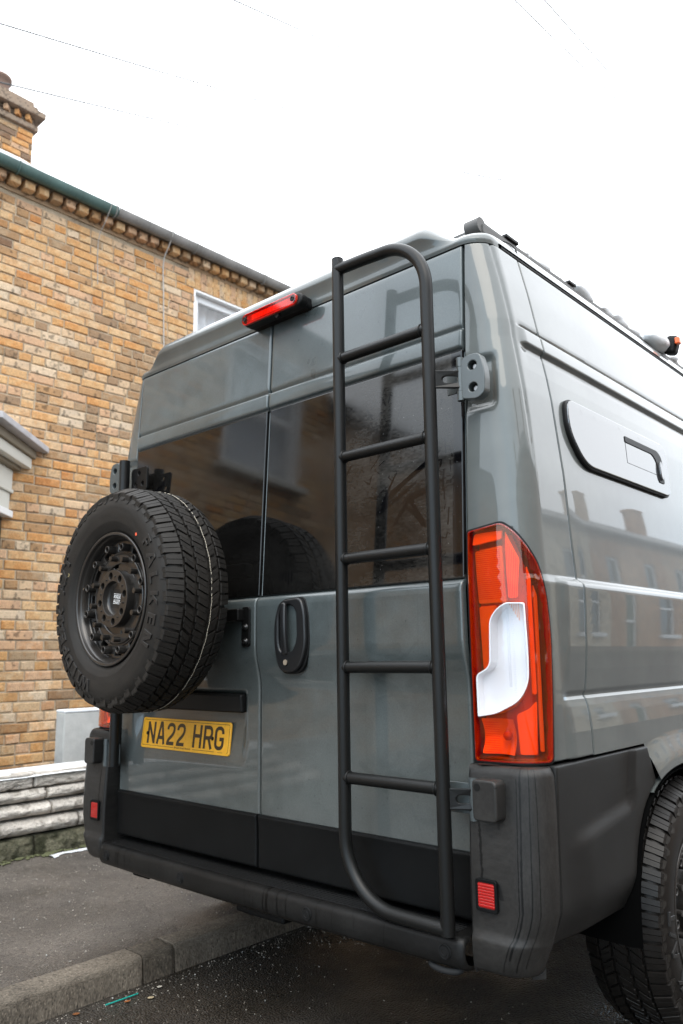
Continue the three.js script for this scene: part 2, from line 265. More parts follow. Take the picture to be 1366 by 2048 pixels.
function placeBrick(g, b, wx) { const L0 = b.head ? 0.104 : 0.216; return g.clone().scale(1, 1, b.L / L0).rotateX(b.tilt).translate(wx + b.x, b.y, b.z); }
function brickStuff(name, list, wx, parent) {
  const gs = list.map(b => { const g = placeBrick(b.head ? headers[b.k % 10] : stretchers[b.k], b, wx), c = TONES[b.tone], k = b.shade, n = g.attributes.position.count, a = new Float32Array(n * 3); for (let i = 0; i < n; i++) a.set([c[0] * k, c[1] * k, c[2] * k], 3 * i); g.setAttribute('color', new THREE.BufferAttribute(a, 3)); return g; });
  const m = mesh(name, merge(gs), brickVC, parent); m.userData.kind = 'stuff'; return m;
}
// patches of soot and of paler, rendered-over brick run through the wall
function toneOf(b) { const a = fbm(b.z / 9 + 4, b.y / 9 + 4, 8, 3, 301), d = fbm(b.z / 5 + 1, b.y / 5 + 9, 8, 2, 305); let t = pickTone(); if (a > 0.62 && rnd() < 0.5) t = [5, 6, 10, 10][Math.floor(rnd() * 4)]; if (d > 0.66 && rnd() < 0.45) t = [2, 11, 8][Math.floor(rnd() * 3)]; b.tone = t; b.shade = R(0.86, 1.1); return b; }
// ------------------------------------------------------------------ the brick house beside the pavement
const house = thing('brick_house', 'old buff and orange brick house with dentil eaves behind the low wall', 'house', [-4, 0, -3]);
house.updateMatrixWorld();
{
  const G = group('brick_wall', house); G.position.set(0, 0, 3);        // wall plane is x = 0 here, z as in the world
  const holes = [[3.2, 4.745, -3.78, -2.70], [3.33, 4.75, 2.86, 3.92], [0.0, 2.62, -0.66, 1.75]];
  const cellTop = 4.96;
  mesh('mortar_bed', [[19.38, 3.2, 1.6, -5.31], [19.38, 0.395, 4.9425, -5.31], [11.22, 1.545, 3.9725, -9.39], [5.56, 1.545, 3.9725, 0.08], [0.46, 1.545, 3.9725, 4.15]].map(([l, h, y, z]) => box(0.3, h, l, -0.159, y, z)), M.mortar, G);
  const bricks = layBricks(0.02, cellTop, -8, 4.38, holes, 4242).map(toneOf);
  // the three hundred that show largest stand singly, the others are laid as one part
  const frustum = new THREE.Frustum().setFromProjectionMatrix(new THREE.Matrix4().multiplyMatrices((camera.updateMatrixWorld(), camera.updateProjectionMatrix(), camera.projectionMatrix), camera.matrixWorldInverse));
  const v = new THREE.Vector3(), show = b => { v.set(-4, b.y, b.z); return frustum.containsPoint(v) && b.z > -0.86 - Math.max(0, (b.y - 0.6)) * 0.44; };
  const seen = bricks.filter(show).sort((a, b) => (Math.hypot(6, a.y - 1.1, a.z - 1.8) / a.L) - (Math.hypot(6, b.y - 1.1, b.z - 1.8) / b.L)), single = new Set(seen.slice(0, 290));
  for (const b of single) { const m = mesh('brick', b.head ? headers[b.k % 10] : stretchers[b.k], brickMat[b.tone], G); m.position.set(b.x, b.y, b.z); m.rotation.x = b.tilt; m.scale.z = b.L / (b.head ? 0.104 : 0.216); }
  brickStuff('brickwork', bricks.filter(b => !single.has(b)), 0, G);
  // flat arch of bricks on end over the upstairs window
  const arch = group('window_lintel', house); arch.position.set(0, 0, 3);
  for (let i = 0; i < 15; i++) { const m = mesh('brick', stretchers[i % 14], brickMat[[2, 0, 8, 1, 4][i % 5]], arch); m.rotation.x = Math.PI / 2 + R(-0.02, 0.02); m.position.set(0.001, 4.845, -2.66 - i * 0.0775); m.scale.z = 0.95; }
  // corbelled dentil course under the gutter
  const eaves = group('dentil_course', house); eaves.position.set(0, 0, 3);
  mesh('eaves_board', box(0.2, 0.05, 19.4, -0.04, 5.085, -5.3), std({ color: lin(0.3, 0.25, 0.2), roughness: 0.9 }), eaves);
  mesh('string_course', box(0.05, 0.036, 19.4, -0.021, 4.957, -5.3), std({ color: lin(0.5, 0.36, 0.23), map: scaled(T.brick2, 0.5), roughness: 0.95 }), eaves);
  const dent = Array.from({ length: 4 }, () => brickGeo(0.086, 0.074, 0.12));
  for (let i = 0; i < 120; i++) { const z = 2.4 - i * 0.1235; const m = mesh('dentil_brick', dent[i % 4], brickMat[[0, 8, 4, 2, 10, 5, 8][Math.floor(hash(i, 3, 9) * 7)]], eaves); m.position.set(0.082 + 0.006 * hash(i, 1, 2), 5.014 + 0.008 * (hash(i, 2, 2) - 0.5), z); m.rotation.x = 0.05 * (hash(i, 5, 2) - 0.5); }
  // gutter: green to the downpipe joint, bare grey beyond
  const half = (z0, z1, r) => { const s = new THREE.Shape(); s.absarc(0, 0, r, Math.PI, 2 * Math.PI); s.lineTo(r - 0.006, 0); s.absarc(0, 0, r - 0.006, 2 * Math.PI, Math.PI, true); return new THREE.ExtrudeGeometry(s, { depth: z0 - z1, bevelEnabled: false, curveSegments: 14 }).translate(0, 0, z1); };
  const gut = group('gutter', house); gut.position.set(0.125, 5.122, 3); gut.scale.y = 1.6;
  mesh('gutter_run', half(4.4, -1.72, 0.05), M.gutterGreen, gut); tag(gut.children[0], 'green painted length of gutter');
  mesh('gutter_run', half(-1.725, -15, 0.05), M.gutterGrey, gut); tag(gut.children[1], 'bare grey length of gutter');
  for (let z = 1.0; z > -6; z -= 0.9) mesh('gutter_bracket', tube([[0.054, 0.002, z], [0.038, -0.038, z], [0, -0.054, z], [-0.038, -0.038, z], [-0.054, 0.002, z]], 0.006, 14, 6), z > -1.7 ? M.gutterGreen : M.gutterGrey, gut);
  mesh('gutter_snow', grid(60, 7, (i, j) => { const z = lerp(2, -1.05, i / 59), a = Math.PI * j / 6, h = 0.028 * (0.5 + fbm(z / 2 + 3, 0.3, 8, 3, 330)) * sstep(-1.05, -0.8, z); return [-0.046 * Math.cos(a), 0.001 + h * Math.sin(a), z]; }), M.snow, gut);
  // roof and chimney
  const roof = group('roof', house); roof.position.set(0, 0, 3);
  for (const s of [0, 1]) mesh('roof_slope', at(box(4.7, 0.06, 19.5), -1.97, 6.135, -5.3, 0, 0, -0.46).applyMatrix4(s ? new THREE.Matrix4().makeScale(-1, 1, 1).premultiply(new THREE.Matrix4().makeTranslation(-8.1, 0, 0)) : new THREE.Matrix4()), M.slate, roof);
  const cz = [-2.17, -0.9], ch = group('chimney', house); ch.position.set(-2.6, 0, 3);
  mesh('chimney_core', box(0.86, 3, 1.25, -0.44, 6.2, -1.535), M.mortar, ch);
  for (const b of layBricks(6.47, 7.54, cz[0], cz[1], [], 99).map(toneOf)) { const m = mesh('brick', b.head ? headers[b.k] : stretchers[b.k], brickMat[[3, 9, 5, 6, 8, 4, 10, 7][Math.floor(rnd() * 8)]], ch); m.position.set(b.x + 0.005, b.y, b.z); m.scale.z = b.L / (b.head ? 0.104 : 0.216); }
  for (let i = 0; i < 10; i++) { const m = mesh('brick', headers[i], brickMat[[3, 9, 8, 4][i % 4]], ch); m.rotation.set(0, 0.78, 0); m.position.set(0.045, 7.62, cz[0] + 0.06 + i * 0.135); }   // dog-tooth
  const band = std({ color: lin(0.36, 0.27, 0.2), map: scaled(T.brick2, 0.5), roughness: 0.95, bumpMap: scaled(T.brickBump, 0.5), bumpScale: 0.01 });
  mesh('corbel', [box(0.96, 0.07, 1.36, -0.44, 7.535, -1.535, 0.008), box(0.88, 0.1, 1.28, -0.44, 7.62, -1.535, 0.004), box(1.1, 0.075, 1.47, -0.44, 7.705, -1.535, 0.008), box(0.96, 0.075, 1.33, -0.44, 7.785, -1.535, 0.008), box(0.9, 0.07, 1.25, -0.44, 7.858, -1.535, 0.01)], band, ch);
  mesh('flaunching_snow', box(0.72, 0.05, 0.95, -0.44, 7.905, -1.4, 0.02), M.snow, ch);
  mesh('chimney_pot', at(lathe([[0.11, 0], [0.15, 0.03], [0.15, 0.07], [0.125, 0.1], [0.12, 0.28], [0.15, 0.3], [0.15, 0.34], [0.1, 0.34]], 20), -0.28, 7.86, -1.83, -Math.PI / 2), std({ color: lin(0.16, 0.1, 0.075), roughness: 0.9 }), ch);
  mesh('pot_snow', at(new THREE.SphereGeometry(0.13, 16, 8, 0, 6.3, 0, 1.6).scale(1, 0.35, 1), -0.28, 8.195, -1.83), M.snow, ch);
  // windows: upstairs (its left jamb shows past the van), and the neighbouring pair that the rear glass mirrors
  function sash(y0, y1, z0, z1, label) {
    const w = group('window', house); w.position.set(0, 0, 3); if (label) w.userData.label = label;
    const c = (z0 + z1) / 2, W = z1 - z0, H = y1 - y0, fr = [], t = 0.075;
    mesh('reveal', [box(0.1, H, 0.022, -0.055, y0 + H / 2, z0 + 0.011), box(0.1, H, 0.022, -0.055, y0 + H / 2, z1 - 0.011), box(0.1, 0.022, W - 0.05, -0.055, y1 - 0.012, c)], M.upvc, w);
    for (const [a, b, d, e] of [[H - 0.05, t, y0 + H / 2, z0 + 0.06], [H - 0.05, t, y0 + H / 2, z1 - 0.06]]) fr.push(box(0.06, a, b, -0.09, d, e, 0.008));
    for (const y of [y0 + 0.05, (y0 + y1) / 2, y1 - 0.06]) fr.push(box(0.055, t, W - 0.2, -0.09, y, c, 0.008));
    mesh('frame', fr, M.upvc, w);
    for (const [a, b] of [[y0 + 0.09, (y0 + y1) / 2 - 0.037], [(y0 + y1) / 2 + 0.037, y1 - 0.1]]) { mesh('pane', box(0.006, b - a, W - 0.19, -0.092, (a + b) / 2, c), M.pane, w); }
    mesh('curtain', grid(60, 2, (i, j) => [-0.22 + 0.02 * Math.sin(i * 0.9), j ? y1 : y0, lerp(z1, z0, i / 59)]), M.curtain, w);
    mesh('sill', box(0.2, 0.07, W + 0.16, 0.02, y0 - 0.03, c, 0.01), std({ color: lin(0.55, 0.54, 0.5), roughness: 0.8 }), w);
  }
  sash(3.2, 4.745, -3.78, -2.70, 'white framed upstairs window half hidden by the van roof'); sash(3.33, 4.75, 2.86, 3.92);
  // canted bay: mouldings run round its plan
  const bay = group('bay_window', house); bay.position.set(0, 0, 3);
  const run = (o, y0, y1, name, mat, d = 0.06) => {   // o: set back of this moulding's face from the outer lip
    const k = o * 0.7071 * 1.0, zc = -0.556 + o * 0.414, xf = 0.7 - o, zr = 1.62 - o * 0.41, s = new THREE.Shape();
    s.moveTo(0.02, zc - xf); s.lineTo(xf, zc); s.lineTo(xf, zr); s.lineTo(0.02, zr + xf); s.lineTo(-0.1, zr + xf); s.lineTo(-0.1, zc - xf);
    const g = new THREE.ExtrudeGeometry(s, { depth: y1 - y0 - 0.01, bevelEnabled: true, bevelThickness: 0.005, bevelSize: 0.006, bevelOffset: -0.006, bevelSegments: 2 }); g.rotateX(-Math.PI / 2); g.applyMatrix4(new THREE.Matrix4().makeScale(1, 1, -1)); g.index || 0; flip(g); return mesh(name, boxUV(g.translate(0, y0 + 0.005, 0)), mat, bay);
  };
  run(0, 2.775, 2.825, 'lead_flashing', M.lead); run(0.075, 2.705, 2.774, 'cove', M.creamDark); run(0.10, 2.618, 2.704, 'fascia', M.cream); run(0.16, 2.585, 2.617, 'bed_mould', M.creamDark);
  run(0.205, 2.43, 2.584, 'frieze', M.cream); run(0.195, 2.398, 2.429, 'bead', M.cream); run(0.215, 2.26, 2.397, 'architrave', M.cream); run(0.19, 2.205, 2.259, 'window_head', M.upvc); run(0.25, 0.95, 2.204, 'glazing', phys({ color: lin(0.02, 0.022, 0.025), roughness: 0.04 })); run(0.21, 0.02, 0.949, 'bay_base', M.render);
  mesh('bay_cap', at(box(0.62, 0.05, 2.2, 0.28, 2.84, 0.54), 0, 0, 0), M.lead, bay);
  // loose cable down the brickwork
  mesh('cable', tube([[0.21, 5.17, -2.28], [0.19, 5.12, -2.30], [0.1, 5.0, -2.31], [0.03, 4.9, -2.31], [0.012, 4.5, -2.33], [0.01, 3.6, -2.36], [0.012, 2.4, -2.33]], 0.006, 60, 6), std({ color: lin(0.45, 0.44, 0.42), roughness: 0.7 }), house).position.set(0, 0, 3);
  mesh('cable', tube([[0.2, 5.2, -1.35], [0.22, 5.22, -1.52], [0.21, 5.14, -1.62], [0.12, 5.0, -1.63], [0.02, 4.85, -1.62], [0.012, 4.4, -1.63]], 0.0035, 40, 6), std({ color: lin(0.4, 0.39, 0.37), roughness: 0.7 }), house).position.set(0, 0, 3);
}
{ // lower house next along, mirrored in the rear glass
  const n = thing('brick_house', 'lower brown brick neighbour house, seen only as a reflection in the rear glass', 'house', [-4, 0, 7]);
  mesh('wall', box(0.3, 4.4, 5.2, -0.159, 2.2, 0), M.mortar, n); const w = brickStuff('brickwork', layBricks(0.02, 4.35, -2.6, 2.6, [], 777).map(toneOf).map(b => (b.tone = [5, 4, 6, 9, 10][b.k % 5], b)), 0, n);
  mesh('roof', at(box(4.7, 0.06, 5.3), -1.97, 5.42, 0, 0, 0, -0.42), M.slate, n); mesh('gutter', box(0.1, 0.09, 5.2, 0.1, 4.40, 0, 0.02), M.gutterGrey, n);
}
function flip(g) { const p = g.attributes; if (g.index) { const a = g.index.array; for (let i = 0; i < a.length; i += 3) { const t = a[i]; a[i] = a[i + 2]; a[i + 2] = t; } } else for (const k of Object.keys(p)) { const a = p[k].array, n = p[k].itemSize; for (let i = 0; i < p[k].count; i += 3) for (let c = 0; c < n; c++) { const t = a[i * n + c]; a[i * n + c] = a[(i + 2) * n + c]; a[(i + 2) * n + c] = t; } } g.computeVertexNormals(); return g; }
// ------------------------------------------------------------------ low garden wall of rounded stone courses
{
  const w = thing('garden_wall', 'low weathered white stone wall of rounded courses along the pavement', 'wall', [-2.6, 0, -1]);
  const stoneMat = std({ color: lin(0.86, 0.82, 0.77), map: scaled(T.stone, 0.8), roughness: 0.92, bumpMap: scaled(T.stoneBump, 0.6), bumpScale: 0.018 });
  const mossMat = std({ color: lin(1.1, 1.1, 1), map: scaled(T.moss, 0.7), roughness: 1, bumpMap: scaled(T.stoneBump, 0.4), bumpScale: 0.02 });
  const rows = [[-0.03, 0.11, 0.018, mossMat, 0.025], [0.118, 0.205, 0.05, stoneMat, 0.0], [0.212, 0.29, 0.05, stoneMat, -0.012], [0.297, 0.368, 0.05, stoneMat, -0.024], [0.374, 0.455, 0.022, stoneMat, -0.018]];
  rows.forEach(([y0, y1, bulge, mat, off], ri) => {
    let z = 3.2 - ri * 0.21;
    while (z > -5) {
      const L = R(0.42, 0.7), z1 = z - L, n = Math.round(L / 0.012), m = 12, seed = R(0, 50), H = y1 - y0;
      const g = grid(n + 3, m + 3, (a, b) => {
        const ea = a === 0 || a === n + 2, eb = b === 0 || b === m + 2, t = ea ? (a ? 1 : 0) : (a - 1) / n, s = eb ? (b ? 1 : 0) : (b - 1) / m;
        const zz = lerp(z - 0.002, z1 + 0.003, t), prof = ri === 4 ? Math.pow(Math.sin(Math.PI * Math.pow(clamp(s * 0.72 + 0.14), 0.8)), 0.5) : Math.pow(Math.max(0, Math.sin(Math.PI * Math.pow(s, 0.9))), 0.7);
        const chip = 0.018 * (fbm(zz * 0.7 + seed, s * 0.4 + ri, 16, 4, 401) - 0.5) + 0.01 * (fbm(zz * 2 + seed, s + ri, 32, 2, 402) - 0.5) - 0.03 * Math.max(0, fbm(zz * 1.1 + seed, s * 0.5 + 3, 16, 3, 403) - 0.62);
        const end = Math.min(1, Math.min(t, 1 - t) * L / 0.012);
        return [off + (ea || eb ? -0.1 : bulge * prof * (0.75 + 0.25 * end) + chip), y0 + H * s + 0.004 * (fbm(zz + seed, 0.2, 16, 2, 404) - 0.5), zz];
      }, (a, b) => [seed + a / n * L, b / m * H * 1.4 + ri * 0.3]);
      mesh('stone', g, mat, w).position.z = 1; z = z1 - 0.004;
    }
  });
  mesh('wall_core', box(0.22, 0.45, 9, -0.17, 0.215, 0), std({ color: lin(0.3, 0.28, 0.25), roughness: 1 }), w);
  mesh('frost', grid(240, 6, (i, j) => { const z = lerp(2.5, -3, i / 239), x = lerp(0.012, -0.27, j / 5); const f = fbm(z / 3 + 2, x + 0.5, 12, 4, 410); return [x + 0.012 * (f - 0.5), 0.449 + 0.016 * f - (j === 0 ? 0.02 : 0), z + 1]; }), M.snow, w);
}
{ // pale rendered block against the house
  const p = thing('rendered_plinth', 'smooth pale grey rendered block at the foot of the brick house', 'plinth', [-3.36, 0, -1.68]);
  mesh('block', box(0.12, 0.74, 1.1, 0, 0.37, 0, 0.012), M.render, p);
  mesh('snow_cap', box(0.13, 0.022, 1.1, 0, 0.748, 0, 0.01), M.snow, p);
}
// ------------------------------------------------------------------ overhead wires
{
  const C = camera.position, W = (d1, r1, d2, r2, label, r = 0.0108) => {
    const a = C.clone().addScaledVector(new THREE.Vector3(...d1), r1), b = C.clone().addScaledVector(new THREE.Vector3(...d2), r2), e = b.clone().sub(a), A = a.clone().addScaledVector(e, -0.35), B = b.clone().addScaledVector(e, 0.5);
    const mid = A.clone().lerp(B, 0.5); mid.y -= 0.05; const g = tube([A.toArray(), mid.toArray(), B.toArray()], r, 40, 6); g.translate(-A.x, -A.y, -A.z);
    const o = mesh('overhead_wire', g, M.wire, scene); o.name = numbered('overhead_wire'); o.position.copy(A); tag(o, label, 'wire', 'overhead wires');
  };
  W([-0.716, 0.635, -0.29], 12, [-0.527, 0.594, -0.608], 20, 'thin wire crossing the sky above the chimney, upper left');
  W([-0.741, 0.594, -0.315], 10.5, [-0.579, 0.573, -0.58], 18, 'thin wire running from the chimney pot across the sky', 0.0092);
  W([-0.56, 0.683, -0.469], 13, [-0.473, 0.64, -0.606], 20, 'faint wire entering the sky at the top edge left of centre');
  W([-0.502, 0.686, -0.526], 14, [-0.43, 0.636, -0.64], 22, 'faintest wire at the top edge, centre of the sky', 0.009);
  W([-0.338, 0.671, -0.66], 11, [-0.237, 0.517, -0.822], 18, 'lower of the two long wires in the upper right sky', 0.0085);
  W([-0.314, 0.668, -0.675], 11, [-0.236, 0.526, -0.817], 18, 'upper of the two long wires in the upper right sky', 0.0085);
  W([-0.375, 0.523, -0.765], 18, [-0.251, 0.474, -0.844], 26, 'faint low wire above the roof rail on the right', 0.0115);
}
// ------------------------------------------------------------------ houses over the street and behind, seen mirrored in the van
{
  const rowMat = [[0.50, 0.43, 0.34], [0.36, 0.2, 0.13], [0.42, 0.26, 0.17], [0.52, 0.3, 0.18], [0.72, 0.62, 0.48], [0.55, 0.33, 0.2], [0.6, 0.42, 0.28], [0.5, 0.3, 0.18]];
  const name = ['buff rendered', 'dark red brick', 'brown brick', 'orange brick', 'pale cream rendered', 'orange-brown brick', 'tan brick', 'red-brown brick'];
  const dark = phys({ color: lin(0.03, 0.035, 0.04), roughness: 0.05 });
  for (let i = 0; i < 8; i++) {
    const z = 6 - i * 6.2, h = thing('terraced_house', `${name[i]} terraced house across the street, ${'first second third fourth fifth sixth seventh eighth'.split(' ')[i]} of the row`, 'house', [10.4, 0, z], 'terraced houses over the street');
    const m = std({ color: lin(...rowMat[i]), map: scaled(T.brick2, 2.2), roughness: 0.95 }), holes = [];
    const s = new THREE.Shape(); s.moveTo(-3.08, -0.1); s.lineTo(3.08, -0.1); s.lineTo(3.08, 5.5); s.lineTo(-3.08, 5.5); s.closePath();
    const op = [[-2.4, 0.9, -0.9, 2.5], [-2.3, 3.3, -1.2, 4.9], [0.9, 3.3, 2.0, 4.9], [1.0, 0.0, 1.95, 2.5]];
    for (const [a, b, c, d] of op) { const q = new THREE.Path(); q.moveTo(a, b); q.lineTo(a, d); q.lineTo(c, d); q.lineTo(c, b); q.closePath(); s.holes.push(q); }
    mesh('wall', boxUV(at(new THREE.ExtrudeGeometry(s, { depth: 0.3, bevelEnabled: false }), 0, 0, 0, 0, -Math.PI / 2).translate(0.3, 0, 0)), m, h);
    op.forEach(([a, b, c, d], k) => { const w = group(k < 3 ? 'window' : 'door', h); mesh('frame', [box(0.06, d - b, 0.08, 0.12, (b + d) / 2, a + 0.04), box(0.06, d - b, 0.08, 0.12, (b + d) / 2, c - 0.04), box(0.05, 0.08, c - a - 0.16, 0.12, d - 0.04, (a + c) / 2), box(0.05, 0.07, c - a - 0.16, 0.12, (b + d) / 2, (a + c) / 2)], M.upvc, w); mesh('pane', box(0.02, d - b, c - a - 0.1, 0.17, (b + d) / 2, (a + c) / 2), k < 3 ? dark : std({ color: lin(0.05, 0.09, 0.07), roughness: 0.5 }), w); if (k < 3) mesh('sill', box(0.2, 0.1, c - a + 0.25, -0.03, b - 0.05, (a + c) / 2), M.upvc, w); });
    mesh('roof', at(box(4.6, 0.08, 6.16), 1.75, 6.35, 0, 0, 0, 0.46), M.slate, h);
    mesh('chimney', [box(0.6, 1.2, 0.95, 3.4, 7.6, 2.4), box(0.7, 0.12, 1.05, 3.4, 8.25, 2.4)], m, h); h.scale.y = 1.12;
  }
}
// ------------------------------------------------------------------ the van: body surface
// s runs round the plan from the middle of the rear (s = x) over the rounded corner and along the right side; y is the height
const XT = [[0.3, 1.02], [0.83, 1.022], [1.0, 1.02], [1.285, 1.022], [1.305, 1.015], [1.415, 1.008], [1.6, 0.998], [1.83, 0.975], [1.99, 0.9515], [2.05, 0.945], [2.18, 0.920], [2.31, 0.890], [2.42, 0.862]];
const CR = 0.085, HALF = CR * Math.PI / 2;
const xs = y => table(XT, y), zr = y => y < 1.305 ? 0 : -0.0534 * (y - 1.305);
const sOfZ = (y, z) => xs(y) - CR + HALF + (zr(y) - CR - z);
function base(s, y) { const x0 = xs(y) - CR, z0 = zr(y); if (s <= x0) return [s, y, z0]; const a = (s - x0) / CR; if (a < Math.PI / 2) return [x0 + CR * Math.sin(a), y, z0 - CR * (1 - Math.cos(a))]; return [xs(y), y, z0 - CR - (s - x0 - HALF)]; }
function frame(s, y) { const e = 0.004, p = base(s, y), a = base(s + e, y), a0 = base(s - e, y), b = base(s, y + e), b0 = base(s, y - e); const t = new THREE.Vector3(a[0] - a0[0], a[1] - a0[1], a[2] - a0[2]).normalize(), u = new THREE.Vector3(b[0] - b0[0], b[1] - b0[1], b[2] - b0[2]).normalize(); return [p, t, u, t.clone().cross(u).normalize()]; }
function on(s, y, d) { const [p, , , n] = frame(s, y); return [p[0] + n.x * d, p[1] + n.y * d, p[2] + n.z * d]; }
// a body panel: rows at given heights, columns at given shares of the width, edges rolled over into the shut line
const ROLL = r => [[0, 0.022], [0, r], [0.3 * r, 0.3 * r], [r, 0]];
function panel({ ys, ts, s0, s1, P = on, D = () => 0, r = 0.005, y0, y1, edge = [1, 1, 1, 1] }) {   // edge: s0, s1, bottom, top rolled?
  const cols = [], rows = [], E = ROLL(r);
  const T0 = ts.filter(t => t > 0.001 && t < 0.999);
  if (edge[0]) for (const [o, d] of E) cols.push([0, o, d]); else cols.push([0, 0, 0]);
  for (const t of T0) cols.push([t, 0, 0]);
  if (edge[1]) for (const [o, d] of [...E].reverse()) cols.push([1, -o, d]); else cols.push([1, 0, 0]);
  const Y = ys.filter(y => y > ys[0] + r * 1.05 && y < ys[ys.length - 1] - r * 1.05), lo = ys[0], hi = ys[ys.length - 1];
  if (edge[2]) for (const [o, d] of E) rows.push([lo + o, d]); else rows.push([lo, 0]);
  for (const y of Y) rows.push([y, 0]);
  if (edge[3]) for (const [o, d] of [...E].reverse()) rows.push([hi - o, d]); else rows.push([hi, 0]);
  return grid(cols.length, rows.length, (i, j) => {
    const [t, o, dc] = cols[i], [yy, dr] = rows[j]; let y = yy; let s = lerp(s0(y), s1(y), t) + o; const yb = y0 ? y0(s) : -9; let dr2 = dr; if (y < yb) { y = yb; s = lerp(s0(y), s1(y), t) + o; dr2 = Math.max(dr, 0); }
    return P(s, y, D(s, y) - Math.max(dc, dr2));
  }, (i, j) => { const [t, o] = cols[i], y = rows[j][0]; return [lerp(s0(y), s1(y), t) + o, y]; });
}
const steps = (a, b, n) => Array.from({ length: n + 1 }, (_, i) => lerp(a, b, i / n));
const shares = n => steps(0, 1, n);
// wraps flat geometry made in (s, y, d) onto the body
const tess = new TessellateModifier(0.03, 7);
function wrap(g, D = () => 0, fine = true) {
  if (fine) g = tess.modify(g);
  g = g.index ? g.toNonIndexed() : g; const p = g.attributes.position, n = g.attributes.normal;
  for (let i = 0; i < p.count; i++) {
    const s = p.getX(i), y = p.getY(i), [b, t, u, m] = frame(s, y), d = p.getZ(i) + D(s, y), N = new THREE.Vector3().addScaledVector(t, n.getX(i)).addScaledVector(u, n.getY(i)).addScaledVector(m, n.getZ(i)).normalize();
    p.setXYZ(i, b[0] + m.x * d, b[1] + m.y * d, b[2] + m.z * d); n.setXYZ(i, N.x, N.y, N.z);
  }
  return g;
}
const mirror = g => flip2(g.clone().scale(-1, 1, 1));
function flip2(g) { if (g.index) { const a = g.index.array; for (let i = 0; i < a.length; i += 3) { const t = a[i]; a[i] = a[i + 2]; a[i + 2] = t; } return g; } for (const k of Object.keys(g.attributes)) { const a = g.attributes[k].array, n = g.attributes[k].itemSize; for (let i = 0; i < g.attributes[k].count; i += 3) for (let c = 0; c < n; c++) { const t = a[i * n + c]; a[i * n + c] = a[(i + 2) * n + c]; a[(i + 2) * n + c] = t; } } return g; }

const van = thing('camper_van', 'grey high-roof camper van parked with two wheels on the pavement, seen from behind', 'van', [0, 0, 0]);
// ------------------------------------------------------------------ rear doors
const DOOR = [[0.44, -0.001], [0.6, 0], [1.0, 0], [1.03, 0.002], [1.06, 0.008], [1.09, 0.017], [1.115, 0.0215], [1.135, 0.023], [1.27, 0.0235], [1.285, 0.022], [1.294, 0.018], [1.300, 0.011], [1.303, 0], [1.306, -0.01], [1.969, -0.01], [1.972, -0.008], [1.976, 0.003], [1.984, 0.0075], [2.024, 0.0075], [2.030, 0.004], [2.033, -0.005], [2.039, -0.005], [2.042, 0], [2.05, 0.002], [2.29, 0.002], [2.302, 0]];
const plateHollow = (s, y) => s < -0.04 ? 0.024 * sstep(0.735, 0.90, y) * (1 - sstep(0.978, 0.99, y)) * sstep(-0.735, -0.70, s) * (1 - sstep(-0.095, -0.072, s)) : 0;
const doorD = (s, y) => table(DOOR, y) - plateHollow(s, y) - 0.004 * (1 - sstep(0.012, 0.05, Math.abs(s))) * sstep(0.44, 0.6, y) * 0;
const doorRows = [...DOOR.map(d => d[0]), ...steps(0.62, 0.99, 37), ...steps(1.14, 1.27, 8), ...steps(1.35, 1.95, 6), ...steps(2.06, 2.28, 10)].sort((a, b) => a - b);
T.doorDirt = kind => canvas(1024, 1024, (c, w, h) => {   // s -0.85 .. 0.85, y 0.42 .. 2.34: rain marks, hand smears, road film
  const r0 = mulberry(929), r = (a, b) => a + (b - a) * r0(), X = s => (s + 0.85) / 1.7 * w, Y = y => (2.34 - y) / 1.92 * h, im = c.createImageData(w, h), rough = kind === 'rough';
  for (let j = 0; j < h; j++) for (let i = 0; i < w; i++) { const u = i / w, v = j / h, a = fbm(u, v, 4, 6, 930), g = hash(i, j, 931), b = fbm(u, v, 40, 3, 932), y = 2.34 - v * 1.92, low = sstep(1.5, 0.5, y); let k = rough ? 0.34 + 0.5 * (a - 0.45) + 0.28 * low + 0.2 * (b - 0.5) : 0.80 + 0.30 * (a - 0.5) + 0.10 * (b - 0.5) + 0.10 * (g - 0.5) + 0.06 * low; const q = (j * w + i) * 4; im.data[q] = clamp(k * (rough ? 1 : 1 + 0.05 * low)) * 255; im.data[q + 1] = clamp(k) * 255; im.data[q + 2] = clamp(k * (rough ? 1 : 1 - 0.03 * low)) * 255; im.data[q + 3] = 255; }
  c.putImageData(im, 0, 0); c.lineCap = 'round';
  const pale = rough ? '150,150,150' : '235,232,225', dark = rough ? '60,60,60' : '120,128,128';
  for (let i = 0; i < 130; i++) { const x = X(r(-0.82, 0.82)), y = Y(r(0.7, 2.3)); c.strokeStyle = `rgba(${i % 3 ? pale : dark},${r(0.03, 0.11)})`; c.lineWidth = r(1, 3.5); c.beginPath(); c.moveTo(x, y); c.bezierCurveTo(x + r(-3, 3), y + 30, x + r(-4, 4), y + 60, x + r(-5, 5), y + r(40, 190)); c.stroke(); }
  for (let i = 0; i < 70; i++) { const x = X(i < 45 ? r(0.45, 0.8) : r(-0.7, 0.8)), y = Y(r(0.65, 1.25)), a = r(-0.5, 0.9); c.strokeStyle = `rgba(${i % 2 ? pale : dark},${r(0.04, 0.14)})`; c.lineWidth = r(4, 18); c.beginPath(); c.moveTo(x, y); c.quadraticCurveTo(x + r(10, 30), y + r(-15, 15), x + r(30, 70) * Math.cos(a), y + r(30, 60) * Math.sin(a)); c.stroke(); }
  for (let i = 0; i < 900; i++) { c.fillStyle = `rgba(${i % 4 ? '70,72,70' : pale},${r(0.1, 0.4)})`; c.beginPath(); c.arc(X(r(-0.82, 0.82)), Y(0.6 + 1.7 * Math.pow(r0(), 1.6)), r(0.5, 1.5), 0, TAU); c.fill(); }
}, kind === 'col');
